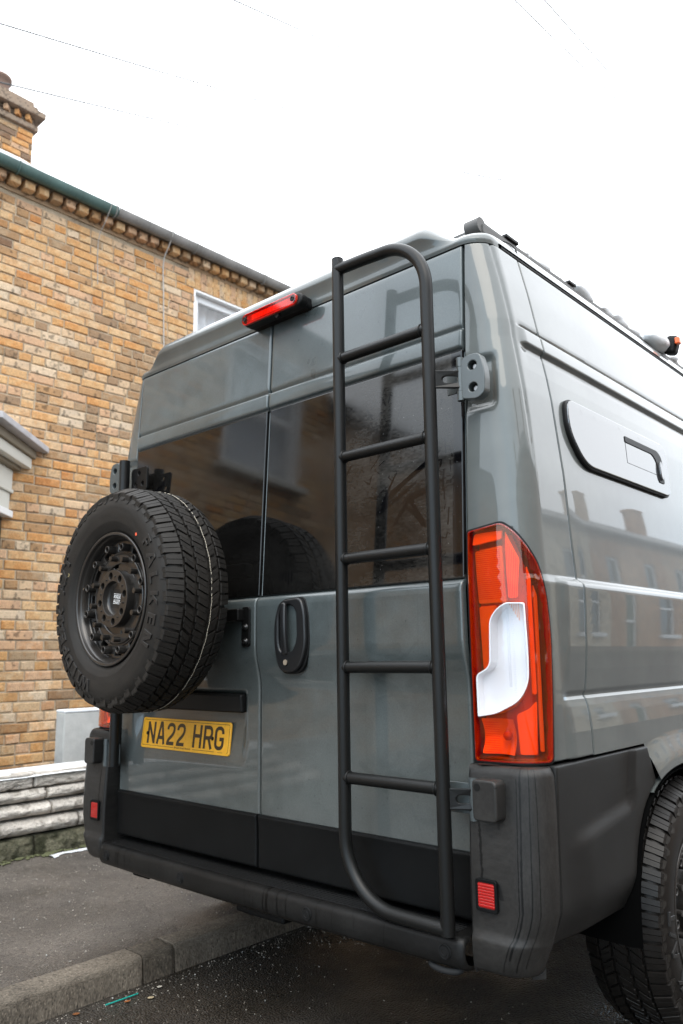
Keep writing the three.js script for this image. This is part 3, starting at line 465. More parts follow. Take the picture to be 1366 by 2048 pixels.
{ const fit = t => { t.wrapS = t.wrapT = THREE.ClampToEdgeWrapping; t.repeat.set(1 / 1.7, 1 / 1.92); t.offset.set(0.5, -0.42 / 1.92); return t; };
  M.doorPaint = phys({ color: lin(0.108, 0.133, 0.136), map: fit(T.doorDirt('col')), metalness: 0.15, roughness: 1, roughnessMap: fit(T.doorDirt('rough')), clearcoat: 0.9, clearcoatRoughness: 0.05, bumpMap: scaled(T.peel, 0.45), bumpScale: 0.00004 }); }
function rearDoor(side) {
  const door = group('rear_door', van), L = side < 0;
  const s0 = () => L ? -0.8195 : 0.0015, s1 = () => L ? -0.0045 : 0.8195;
  mesh('door_skin', panel({ ys: doorRows, ts: shares(64), s0, s1, D: doorD, r: 0.006 }), M.doorPaint, door);
  const gl = (a, b) => panel({ ys: [1.306, 1.312, ...steps(1.34, 1.94, 8), 1.962, 1.968], ts: [0, 0.005, 0.02, ...steps(0.05, 0.95, 12), 0.98, 0.995, 1], s0: () => a, s1: () => b, D: () => 0.002, r: 0.004 });
  mesh('rear_window', L ? gl(-0.8165, -0.009) : gl(0.006, 0.8165), M.glass, door);
  mesh('window_seal', [[1.305, 1.309], [1.9665, 1.9745]].map(([a, b]) => panel({ ys: [a, b], ts: shares(6), s0, s1, D: () => -0.002, r: 0.0012 })), M.rubberSeal, door);
  mesh('lower_cladding', panel({ ys: [0.444, 0.455, 0.47, 0.53, 0.58, 0.592, 0.598, 0.606], ts: shares(20), s0: () => s0() + (L ? 0.012 : 0.002), s1: () => s1() - (L ? 0.001 : 0.008), D: (s, y) => 0.012 + 0.004 * sstep(0.56, 0.6, y), r: 0.006 }), M.plasticDark, door);
  return door;
}
// smeared road film on the glass: clean strokes where hands and leaves wiped it
T.glassDirt = (() => {
  const W = 2048, H = 1024; let seed = mulberry(515);
  return kind => canvas(W, H, (c) => {    // x: s from -0.85 to 0.85, y: 1.28 to 2.0
    const X = s => (s + 0.85) / 1.7 * W, Y = y => (2.0 - y) / 0.72 * H, dusty = kind === 'col' ? [68, 66, 63] : [56, 56, 56], clean = kind === 'col' ? 'rgba(7,7,8,' : 'rgba(26,26,26,';
    seed = mulberry(515); const r = (a, b) => a + (b - a) * seed();
    const im = c.createImageData(W, H); for (let j = 0; j < H; j++) for (let i = 0; i < W; i++) { const n = fbm(i / W, j / H, 6, 6, 520), g = fbm(i / W, j / H, 160, 2, 521), s = i / W * 1.7 - 0.85; let k = 0.5 + 0.9 * (n - 0.4) + 0.35 * (g - 0.5); k *= 0.42 + 0.62 * sstep(0.2, 0.5, s) + 0.12 * sstep(-0.5, -0.75, s); const q = (j * W + i) * 4; for (let a = 0; a < 3; a++) im.data[q + a] = clamp(dusty[a] * k, 6, 255); im.data[q + 3] = 255; }
    c.putImageData(im, 0, 0); c.lineCap = 'round';
    const stroke = (pts, w, al) => { c.strokeStyle = clean + al + ')'; c.lineWidth = w; c.beginPath(); pts.forEach((p, i) => i ? c.lineTo(X(p[0]), Y(p[1])) : c.moveTo(X(p[0]), Y(p[1]))); c.stroke(); };
    const brush = (x0, y0, x1, y1, w, n) => { for (let i = 0; i < n; i++) { const o = r(-w, w), q = r(-w, w) * 0.6, a = r(0, 0.25), b = r(0.7, 1); stroke([[lerp(x0, x1, a) + o * 0.4, lerp(y0, y1, a) + o], [lerp(x0, x1, b) + q * 0.4, lerp(y0, y1, b) + q]], r(2, 9), 0.5); } };
    brush(0.52, 1.55, 0.74, 1.68, 0.018, 26); brush(0.50, 1.52, 0.66, 1.60, 0.012, 16); brush(0.60, 1.55, 0.70, 1.575, 0.012, 18); brush(0.62, 1.555, 0.69, 1.46, 0.02, 26); brush(0.63, 1.55, 0.565, 1.475, 0.018, 22); brush(0.64, 1.55, 0.72, 1.57, 0.007, 10);
    brush(0.32, 1.60, 0.40, 1.69, 0.014, 16); brush(0.33, 1.54, 0.40, 1.59, 0.004, 5); brush(0.58, 1.64, 0.52, 1.54, 0.006, 6); brush(-0.72, 1.74, -0.6, 1.80, 0.03, 20); brush(-0.5, 1.70, -0.36, 1.72, 0.03, 24); brush(-0.55, 1.66, -0.36, 1.665, 0.02, 10);
    for (let i = 0; i < 84; i++) { const cl = i % 3, s = cl === 0 ? r(0.45, 0.60) : cl === 1 ? r(0.44, 0.52) : r(0.72, 0.81), y = r(1.33, 1.9); stroke([[s, y], [s + r(-0.012, 0.012), y + r(-0.012, 0.012)], [s + r(-0.02, 0.02), y + r(-0.02, 0.02)]], r(1.5, 8), r(0.2, 0.75)); }
    for (let i = 0; i < 9; i++) { const s = r(0.79, 0.812); stroke([[s, 1.98], [s + r(-0.006, 0.006), 1.7], [s, 1.5 + r(-0.1, 0.1)], [s, 1.32]], r(14, 30), 0.35); }
    for (let i = 0; i < 12; i++) { const s = r(0.75, 0.815), y = r(1.4, 1.75); stroke([[s, y], [s + r(-0.004, 0.004), y - r(0.01, 0.06)]], r(3, 10), 0.6); }
    for (let i = 0; i < 5; i++) stroke([[0.09 + i * 0.014, 1.345 + r(-0.01, 0.012)], [0.094 + i * 0.013, 1.37 + r(0, 0.01)]], 9, 0.7);
    for (let i = 0; i < 60; i++) { c.fillStyle = kind === 'col' ? 'rgba(120,120,120,.7)' : 'rgba(10,10,10,1)'; c.beginPath(); c.arc(X(r(0.5, 0.81)), Y(r(1.33, 1.9)), r(1, 2.4), 0, TAU); c.fill(); }
  }, kind === 'col');
})();
{
  const fit = t => { t.wrapS = t.wrapT = THREE.ClampToEdgeWrapping; t.repeat.set(1 / 1.7, 1 / 0.72); t.offset.set(0.5, -1.28 / 0.72); return t; };
  M.glass = phys({ color: 0xffffff, map: fit(T.glassDirt('col')), roughness: 1, roughnessMap: fit(T.glassDirt('rough')), ior: 1.55 });
}
const doorL = rearDoor(-1), doorR = rearDoor(1);
tag(doorL, 'left rear door carrying the number plate'); tag(doorR, 'right rear door with the black handle');
// ------------------------------------------------------------------ corner pillars, side panels
const sideFeature = [[0.8, 0.010], [0.90, 0.010], [0.94, 0.007], [0.965, 0.003], [0.982, -0.002], [0.989, -0.007], [0.996, -0.0065], [1.004, -0.001], [1.06, 0.006], [1.12, 0.011], [1.25, 0.015], [1.278, 0.0155], [1.286, 0.014], [1.302, 0.001], [1.306, 0], [1.9, 0], [1.95, -0.002], [1.966, -0.004], [1.9745, -0.004], [1.979, 0.006], [1.984, 0.0095], [1.99, 0.010], [2.026, 0.006], [2.032, 0.003], [2.036, -0.005], [2.041, -0.005], [2.045, 0], [2.3, 0]];
const archQ = (z, y) => Math.pow(Math.pow(Math.abs(z + 0.93) / 0.5, 3) + Math.pow(Math.abs(Math.max(0, y - 0.3)) / 0.46, 3), 1 / 3);
const lampEdge = y => table([[0.832, 1.036], [0.988, 1.046], [1.152, 1.053], [1.258, 1.044], [1.326, 1.027], [1.380, 0.993], [1.418, 0.966], [1.443, 0.936]], y);   // outer edge of the tail lamp
function sideD(s, y) {
  const z = base(s, y)[2], w = sstep(-0.115, -0.16, z), q = archQ(z, y);
  const flare = z < -0.1 && y < 1.0 ? 0.022 * sstep(1.22, 1.03, q) : 0;
  const ditch = 0.0035 * Math.exp(-(((z + 0.095 + 0.022 * (y - 1.8)) / 0.005) ** 2)) * sstep(1.6, 1.75, y);   // soft pressed line up the pillar
  const pocket = 0.016 * sstep(0.815, 0.835, s) * (1 - sstep(0.905 - 0.02 * (y - 1.9), 0.93 - 0.02 * (y - 1.9), s)) * sstep(1.765, 1.80, y) * (1 - sstep(1.915, 1.94, y));
  const lampPocket = y < 1.45 && s < 1.06 ? 0.052 * sstep(0.832, 0.838, s) * (1 - sstep(-0.014, -0.004, s - lampEdge(y))) * sstep(0.842, 0.852, y) * (1 - sstep(1.415, 1.428, y)) : 0;
  return w * table(sideFeature, y) + flare - ditch - pocket - lampPocket;
}
const sideRows = [...steps(0.842, 0.852, 3), ...steps(0.855, 1.435, 64), ...sideFeature.map(f => f[0]), ...steps(0.845, 0.945, 8), ...steps(1.03, 1.27, 8), ...steps(1.32, 1.75, 9), ...steps(1.76, 1.96, 26), ...steps(2.06, 2.29, 8)].filter(y => y > 0.838 && y < 2.30).sort((a, b) => a - b);
const seamZ = y => -0.252;
const pillar = panel({ ys: [0.836, ...sideRows, 2.303], ts: shares(84), s0: () => 0.8255, s1: y => sOfZ(y, seamZ(y)), D: sideD, r: 0.004 });
mesh('corner_pillar', pillar, M.paintSide, van); mesh('corner_pillar', mirror(pillar), M.paintSide, van);
const zList = [...steps(0, 0.06, 3), ...steps(0.07, 0.36, 90), ...steps(0.37, 1, 22)];   // share of the side's length
const sideBottom = s => { const z = -(s - (1.022 - CR + HALF)) - CR; return z > -0.592 ? 0.836 : z > -0.639 ? lerp(0.836, 0.727, (-0.592 - z) / 0.047) : z > -1.43 ? 0.3 + 0.46 * Math.cbrt(Math.max(0, 1 - Math.pow(Math.abs(z + 0.93) / 0.5, 3))) : 0.3; };
const sideLow = [0.3, ...steps(0.34, 0.83, 36)];
const side = panel({ ys: [...sideLow, ...sideRows, 2.303], ts: zList, s0: y => sOfZ(y, -0.2575), s1: y => sOfZ(y, -4.6), D: sideD, r: 0.004, y0: sideBottom, edge: [1, 1, 0, 1] });
mesh('side_panel', side, M.paintSide, van); mesh('side_panel', mirror(side), M.paintSide, van);
{ // folded lip round the wheel opening, continuing inwards
  const lip = grid(60, 4, (i, j) => { const a = lerp(0.08, Math.PI - 0.3, i / 59), c = Math.cos(a), sn = Math.sin(a), k = Math.pow(Math.pow(Math.abs(c), 3) + Math.pow(Math.abs(sn), 3), -1 / 3); const z = -0.93 + 0.5 * c * k, y = 0.3 + 0.46 * sn * k, p = on(sOfZ(y, z), y, sideD(sOfZ(y, z), y)); return [p[0] - [0, 0.004, 0.03, 0.35][j] + [0, 0.0, 0, 0][j], p[1] - [0, 0.006, 0.008, 0.0][j], p[2]]; });
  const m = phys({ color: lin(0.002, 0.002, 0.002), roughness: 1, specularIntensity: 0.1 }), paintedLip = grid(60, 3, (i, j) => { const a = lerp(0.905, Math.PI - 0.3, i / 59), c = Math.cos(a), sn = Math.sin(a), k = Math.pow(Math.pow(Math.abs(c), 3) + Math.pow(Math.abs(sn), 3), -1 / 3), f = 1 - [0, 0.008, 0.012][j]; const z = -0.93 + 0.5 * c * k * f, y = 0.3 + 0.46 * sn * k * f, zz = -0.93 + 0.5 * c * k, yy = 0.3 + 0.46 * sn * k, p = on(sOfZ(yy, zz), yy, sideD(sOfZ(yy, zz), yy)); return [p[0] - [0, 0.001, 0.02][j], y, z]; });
  mesh('arch_lip', paintedLip, M.paintSide, van); for (const g of [lip, mirror(lip)]) mesh('wheel_housing', g.translate(0, -0.012, 0), m, van);
}
// inner shell that keeps the light out of the shut lines
mesh('inner_shell', [box(1.5, 1.75, 4.3, 0, 1.45, -2.25), box(1.60, 1.80, 0.02, 0, 1.38, -0.10), box(0.03, 1.38, 4.4, 0.83, 1.60, -2.28), box(0.03, 1.38, 4.4, -0.83, 1.60, -2.28), box(1.7, 0.04, 4.4, 0, 2.27, -2.3), box(1.5, 0.16, 3.9, 0, 0.5, -2.4), box(0.07, 1.40, 0.03, 0.845, 1.54, -0.125), box(0.07, 1.40, 0.03, -0.845, 1.54, -0.125)], M.shell, van);
// ------------------------------------------------------------------ roof
{
  const cen = [[-0.02, -0.012], [0, 0], [0.003, 0.022], [0.008, 0.052], [0.016, 0.076], [0.03, 0.096], [0.06, 0.114], [0.12, 0.127], [0.26, 0.147], [0.8, 0.162], [2.2, 0.165]], cor = [[-0.02, -0.01], [0, 0], [0.006, 0.012], [0.02, 0.024], [0.05, 0.033], [0.15, 0.047], [0.4, 0.085], [0.8, 0.115], [2.2, 0.13]], sid = [[-0.01, -0.01], [0, 0.001], [0.006, 0.018], [0.02, 0.042], [0.045, 0.066], [0.09, 0.092], [0.2, 0.12], [0.5, 0.148], [0.9, 0.162]];
  const Y0 = 2.315, XE = 0.893;
  const edgeZ = ax => { const k = clamp((ax - (XE - 0.085)) / 0.085); return 0.006 - 0.0534 * 1.0 * 0.0 - 0.054 - 0.09 * (1 - Math.sqrt(Math.max(0, 1 - k * k))); };
  const height = (ax, v) => { const b = sstep(0.80, 0.66, ax), h = lerp(table(cor, v), table(cen, v), b), e = table(sid, XE - ax), k = 0.02; const t = clamp(0.5 + 0.5 * (e - h) / k); return lerp(e, h, t) - k * t * (1 - t); };
  const A = [...steps(0, 0.6, 20), ...steps(0.61, 0.8, 30), ...steps(0.806, 0.86, 12), ...steps(0.863, XE, 16)], X = [...A.slice(1).reverse().map(x => -x), ...A];
  const V = [-0.02, -0.008, 0, 0.0015, 0.003, 0.0055, 0.008, 0.01, 0.015, 0.02, 0.03, 0.04, 0.055, 0.075, 0.1, 0.13, 0.17, 0.21, 0.26, 0.32, 0.4, 0.5, 0.65, 0.8, 1.1, 1.5, 2, 3, 4.55];
  const g = grid(X.length, V.length, (i, j) => { const ax = Math.abs(X[i]), v = V[j], lipv = Math.max(0, v), bulge = 0.055 * sstep(0.80, 0.68, ax) * sstep(0.0, 0.012, v) * (1 - sstep(0.02, 0.25, v)); return [X[i], Y0 + height(ax, lipv) + (v < 0 ? v * 0.6 : 0), edgeZ(ax) - lipv + bulge * 0.5 + (v < 0 ? v * 0.2 : 0)]; }, (i, j) => [X[i], V[j]]);
  mesh('roof', g, M.paintSide, van);
  // rain channel of dark rubber between roof and doors
  mesh('roof_channel', panel({ ys: [2.3055, 2.3165], ts: shares(30), s0: () => -0.83, s1: () => 0.83, D: () => -0.004, r: 0.002 }), M.rubberSeal, van);
  const ditch = rod([0.884, 2.3085, -0.16], [0.884, 2.3085, -4.6], 0.008, 8); mesh('roof_seam', [ditch, mirror(ditch)], M.black, van);
  mesh('roof_joint', tube([[0.8905, 2.312, -0.262], [0.88, 2.352, -0.262], [0.85, 2.384, -0.262], [0.8, 2.408, -0.262]], 0.0022, 20, 6), M.black, van);
  // roof rack rails, their end caps, a cross bar, and snow lying along them
  const rail = s => { const q = group('roof_rail', van); const x = 0.785 * s; mesh('rail', [box(0.04, 0.05, 4.0, x, 2.428, -2.19, 0.008), box(0.012, 0.03, 4.0, x + 0.024 * s, 2.418, -2.19, 0.003)], M.powder2, q); mesh('end_cap', at(cyl(0.026, 0.026, 0.05, 24), x, 2.428, -0.188, 0, 0, Math.PI / 2), M.powder2, q); for (const z of [-0.5, -0.95, -1.4, -1.85]) mesh('rail_foot', box(0.03, 0.012, 0.08, x + 0.012 * s, 2.457, z + 0.12, 0.003), M.black, q); return q; };
  M.powder2 = std({ color: lin(0.10, 0.098, 0.095), roughness: 0.55, metalness: 0.2 });
  rail(1); rail(-1);
  mesh('roof_cross_bar', box(1.56, 0.04, 0.05, 0, 2.430, -0.24, 0.008), M.powder2, van);
  const mk = group('roof_marker', van); mk.scale.setScalar(1); mesh('marker_body', at(box(0.055, 0.085, 0.06, 0, 0, 0, 0.018), 0.86, 2.455, -1.69, 0, 0, -0.3), M.black, mk); mesh('marker_lens', box(0.02, 0.03, 0.03, 0.895, 2.46, -1.665, 0.005), phys({ color: lin(0.9, 0.14, 0.03), roughness: 0.2 }), mk);
  const snow = []; for (let i = 0; i < 44; i++) { const big = i > 38, z = big ? -1.53 - R(0, 0.12) : R(-0.35, -2.6), k = big ? 0.047 : R(0.02, 0.042); const b = new THREE.IcosahedronGeometry(1, 3), p = b.attributes.position, o = R(0, 9); for (let a = 0; a < p.count; a++) { const f = 1 + 0.5 * (fbm(p.getX(a) * 0.1 + o, p.getY(a) * 0.1 + p.getZ(a) * 0.1 + 2, 16, 2, 600) - 0.5); p.setXYZ(a, p.getX(a) * f, p.getY(a) * f, p.getZ(a) * f); } const m = mergeVertices(b.deleteAttribute('normal').deleteAttribute('uv')); m.computeVertexNormals(); snow.push(m.scale(k * 0.9, k * 0.7, k * R(1.2, 2.6)).translate(0.78 + R(-0.02, 0.02) + (big ? 0.03 : 0), 2.445 + k * 0.25, z)); }
  const sn = mesh('roof_snow', snow, M.snow, scene); tag(sn, 'lumps of snow lying along the roof rail of the van', 'snow', null, 'stuff');
}
// ------------------------------------------------------------------ rear lamps
const lens = (c, r = 0.05) => phys({ color: lin(...c), roughness: r, transmission: 1, thickness: 0, ior: 1.55 });
M.redLens = lens([0.99, 0.55, 0.07], 0.03); M.deepRed = phys({ color: lin(0.22, 0.008, 0.006), roughness: 0.12, clearcoat: 1 }); M.clearLens = lens([0.94, 0.94, 0.95], 0.06); M.amberLens = lens([1, 0.30, 0.03], 0.05);
M.reflector = std({ color: lin(0.72, 0.66, 0.6), roughness: 0.32, metalness: 0.35 }); M.reflectorOrange = std({ color: lin(0.95, 0.46, 0.05), roughness: 0.35, metalness: 0.1 }); M.reflectorDim = std({ color: lin(0.72, 0.5, 0.42), roughness: 0.4, metalness: 0.2 });
function tailLamp(flipSide) {
  const lamp = group('tail_lamp', van), add = (n, gs, m, parent = lamp) => { const g = merge([].concat(gs)); return mesh(n, flipSide ? mirror(g) : g, m, parent); };
  const O = [[0.830, 0.832, 0.01], [1.036, 0.836, 0.015], [1.046, 0.988, 0.05], [1.053, 1.152, 0.05], [1.044, 1.258, 0.05], [1.027, 1.326, 0.03], [0.993, 1.380, 0.03], [0.966, 1.418, 0.03], [0.936, 1.443, 0.012], [0.831, 1.431, 0.008]];
  const clear = [[0.846, 0.944, 0.006], [0.905, 0.954, 0.02], [0.962, 0.982, 0.04], [0.986, 1.03, 0.05], [0.988, 1.10, 0.03], [0.986, 1.230, 0.006], [0.945, 1.232, 0.006], [0.918, 1.218, 0.02], [0.895, 1.192, 0.02], [0.889, 1.07, 0.02], [0.846, 1.05, 0.012]];
  const grow = (P, k) => { const c = P.reduce((a, p) => [a[0] + p[0] / P.length, a[1] + p[1] / P.length], [0, 0]); return P.map(p => [c[0] + (p[0] - c[0]) * (1 + k / 0.11), c[1] + (p[1] - c[1]) * (1 + k / 0.3), p[2]]); };
  const shift = (P, k) => { const n = P.length; return P.map((c, i) => { const p = P[(i + n - 1) % n], q = P[(i + 1) % n], a = new THREE.Vector2(c[1] - p[1], p[0] - c[0]).normalize(), b = new THREE.Vector2(q[1] - c[1], c[0] - q[0]).normalize(), m = a.clone().add(b).normalize(), l = k / Math.max(0.4, m.dot(a)); return [c[0] + m.x * l, c[1] + m.y * l, c[2]]; }); };
  const swell = (s, y) => 0.005 * sstep(0.82, 0.93, s) * (1 - sstep(0.97, 1.05, s));   // the lens is fuller along the corner
  const ringOf = (P, k0, k1, d0, d1, name, m) => { const w = poly(shift(P, k0)); w.holes.push(new THREE.Path(poly(shift(P, k1)).getPoints(6))); add(name, wrap(slab(w, d1 - d0, 0.001), (s, y) => d0 + swell(s, y)), m); };
  ringOf(O, 0.0045, -0.003, -0.01, 0.0055, 'gasket', M.black);
  ringOf(O, -0.001, -0.0055, -0.044, 0.008, 'lamp_rim', M.deepRed);
  add('lamp_housing', wrap(slab(poly(shift(O, -0.003)), 0.004, 0.001), () => -0.046), std({ color: lin(0.62, 0.10, 0.04), roughness: 0.35 }));
  // reflector facets at their own depths, leaning their own way
  const zone = (pts, d, m, n = 'reflector', lean = [0, 0]) => { const c = pts.reduce((a, p) => [a[0] + p[0] / pts.length, a[1] + p[1] / pts.length], [0, 0]); add(n, wrap(slab(poly(pts, 0.008), 0.006, 0.002), (s, y) => d + lean[0] * (s - c[0]) + lean[1] * (y - c[1])), m); };
  zone([[0.840, 1.235], [0.930, 1.235], [0.930, 1.385], [0.840, 1.378]], -0.022, M.reflector, 'reflector', [0.10, 0.09]);
  zone([[0.842, 1.390], [0.930, 1.400], [0.930, 1.432], [0.842, 1.424]], -0.010, M.reflectorOrange, 'reflector', [0, -0.3]);
  zone([[0.936, 1.245], [0.970, 1.245], [0.980, 1.345], [0.938, 1.425]], -0.016, M.reflectorOrange, 'reflector', [0.2, 0.04]);
  zone([[0.842, 1.062], [0.882, 1.075], [0.884, 1.2], [0.905, 1.228], [0.842, 1.228]], -0.026, M.reflectorDim, 'reflector', [0.25, 0.05]);
  zone([[0.996, 1.0], [1.010, 1.0], [1.010, 1.30], [0.998, 1.33]], -0.014, M.reflectorOrange);
  zone([[1.016, 0.86], [1.028, 0.86], [1.032, 1.25], [1.018, 1.28]], -0.02, M.reflectorDim);
  zone([[0.95, 0.852], [1.010, 0.852], [1.010, 0.985], [0.985, 0.965], [0.95, 0.952]], -0.020, M.reflectorOrange, 'reflector', [-0.15, 0.12]);
  const ribs = []; for (let i = 0; i < 26; i++) ribs.push(box(0.085, 0.0016, 0.002, 0.886, 1.246 + i * 0.0053, 0)); add('lens_rib', wrap(merge(ribs), () => 0.002, false), M.redLens);
  const ribs2 = []; for (let i = 0; i < 9; i++) ribs2.push(box(0.0018, 0.16, 0.002, 0.936 + i * 0.0045, 1.33 - i * 0.008, 0)); add('lens_rib', wrap(merge(ribs2), () => 0.001, false), M.redLens);
  // indicator bowl and its bulb, low at the inner side
  { const bowl = grid(28, 28, (i, j) => { const u = lerp(-1, 1, i / 27), v = lerp(-1, 1, j / 27), q = Math.min(1, Math.hypot(u, v) * 0.75); return [0.891 + 0.047 * u, 0.895 + 0.044 * v, -0.040 + 0.030 * q * q]; }); add('indicator_bowl', wrap(bowl, () => 0, false), M.amberBowl = std({ color: lin(1, 0.62, 0.10), roughness: 0.25, metalness: 0.25 })); }
  add('indicator_bulb', wrap(new THREE.SphereGeometry(0.012, 16, 12).translate(0.915, 0.898, -0.018), () => 0, false), std({ color: lin(0.5, 0.14, 0.02), roughness: 0.2 }));
  const indRibs = []; for (let i = 0; i < 14; i++) indRibs.push(box(0.06, 0.0014, 0.002, 0.876, 0.858 + i * 0.0056, 0.002)); add('lens_rib', wrap(merge(indRibs), swell, false), M.redLens);
  // reversing lamp: white bowl and walls behind a clear lens that stands a little proud of the red
  add('reverse_bowl', wrap(slab(poly(shift(clear, -0.001)), 0.004, 0.001), (s, y) => -0.034 + 0.16 * Math.max(0, 0.93 - s) + 0.06 * Math.max(0, y - 1.12)), std({ color: lin(0.92, 0.92, 0.93), roughness: 0.3, metalness: 0.05 }));
  ringOf(clear, 0.0006, -0.0028, -0.036, 0.010, 'reverse_wall', std({ color: lin(0.90, 0.90, 0.91), roughness: 0.3 }));
  const fl = []; for (const x of [0.940, 0.944]) fl.push(box(0.0016, 0.2, 0.004, x, 1.12, -0.004)); for (let i = 0; i < 40; i++) fl.push(box(0.006, 0.0012, 0.002, 0.955, 1.0 + i * 0.0057, -0.002)); add('lens_rib', wrap(merge(fl), swell, false), M.clearLens);
  add('reverse_lens', wrap(slab(poly(shift(clear, -0.0006)), 0.0035, 0.001), (s, y) => 0.0085 + swell(s, y)), M.clearLens);
  const red = poly(shift(O, -0.003)); red.holes.push(new THREE.Path(poly(shift(clear, 0.0018)).getPoints(6)));
  add('red_lens', wrap(slab(red, 0.003, 0.001), (s, y) => 0.006 + swell(s, y)), M.redLens);
  return lamp;
}
tailLamp(false); tailLamp(true);
// ------------------------------------------------------------------ bumper: step, corner towers, side cladding
T.wet = canvas(1024, 1024, (c, w, h) => {
  const r = mulberry(808), im = c.createImageData(w, h); for (let j = 0; j < h; j++) for (let i = 0; i < w; i++) { const n = fbm(i / w, j / h, 5, 6, 810), g = fbm(i / w, j / h, 120, 2, 811), k = (j * w + i) * 4, v = clamp(38 + 26 * (n - 0.5) + 12 * (g - 0.5), 0, 255); im.data[k] = v; im.data[k + 1] = v * 0.985; im.data[k + 2] = v * 0.965; im.data[k + 3] = 255; } c.putImageData(im, 0, 0);
  c.lineCap = 'round'; for (let i = 0; i < 3; i++) { let x = r() * w, y = r() * h * 0.25; c.strokeStyle = `rgba(6,6,6,${0.6 + 0.4 * r()})`; const w0 = 3 + 8 * r(); for (let k = 0; k < 40; k++) { c.lineWidth = w0 * (0.6 + 0.4 * r()); c.beginPath(); c.moveTo(x, y); x += (r() - 0.45) * 5; y += h * 0.018; c.lineTo(x, y); c.stroke(); } }
  for (const [u, w0, y0, y1] of [[0.155, 9, 0.83, 0.40], [0.135, 5, 0.80, 0.36], [0.20, 5, 0.83, 0.37], [0.235, 4, 0.83, 0.38], [0.05, 4, 0.70, 0.40], [0.07, 3, 0.70, 0.52]]) { let x = u / 0.85 * w; const n = 60; for (let k = 0; k < n; k++) { const a = (1 - lerp(y0, y1, k / n) / 0.85) * h, b = (1 - lerp(y0, y1, (k + 1) / n) / 0.85) * h, x2 = x + (r() - 0.45) * 1.6; c.strokeStyle = 'rgba(5,5,5,.85)'; c.lineWidth = w0 * 1.7 * (0.5 + 0.5 * r()); c.beginPath(); c.moveTo(x, a); c.lineTo(x2, b); c.stroke(); x = x2; } }
  for (let i = 0; i < 14; i++) { c.strokeStyle = 'rgba(10,10,10,.6)'; c.lineWidth = 2 + 4 * r(); const x = r() * w, y = r() * h; c.beginPath(); c.moveTo(x, y); c.lineTo(x + (r() - 0.5) * 12, y + 20 + r() * 40); c.stroke(); }
});
T.wet.wrapS = T.wet.wrapT = THREE.RepeatWrapping;
M.wetPlastic = phys({ specularIntensity: 0.65, color: lin(1.05, 1.02, 0.99), map: scaled(T.wet, 0.85), roughness: 0.42, bumpMap: scaled(T.plastic, 0.12), bumpScale: 0.0003 });
M.wetStep = phys({ specularIntensity: 0.5, color: lin(0.5, 0.5, 0.5), map: scaled(T.wet, 0.8), roughness: 0.4, bumpMap: scaled(T.plastic, 0.12), bumpScale: 0.0003 });
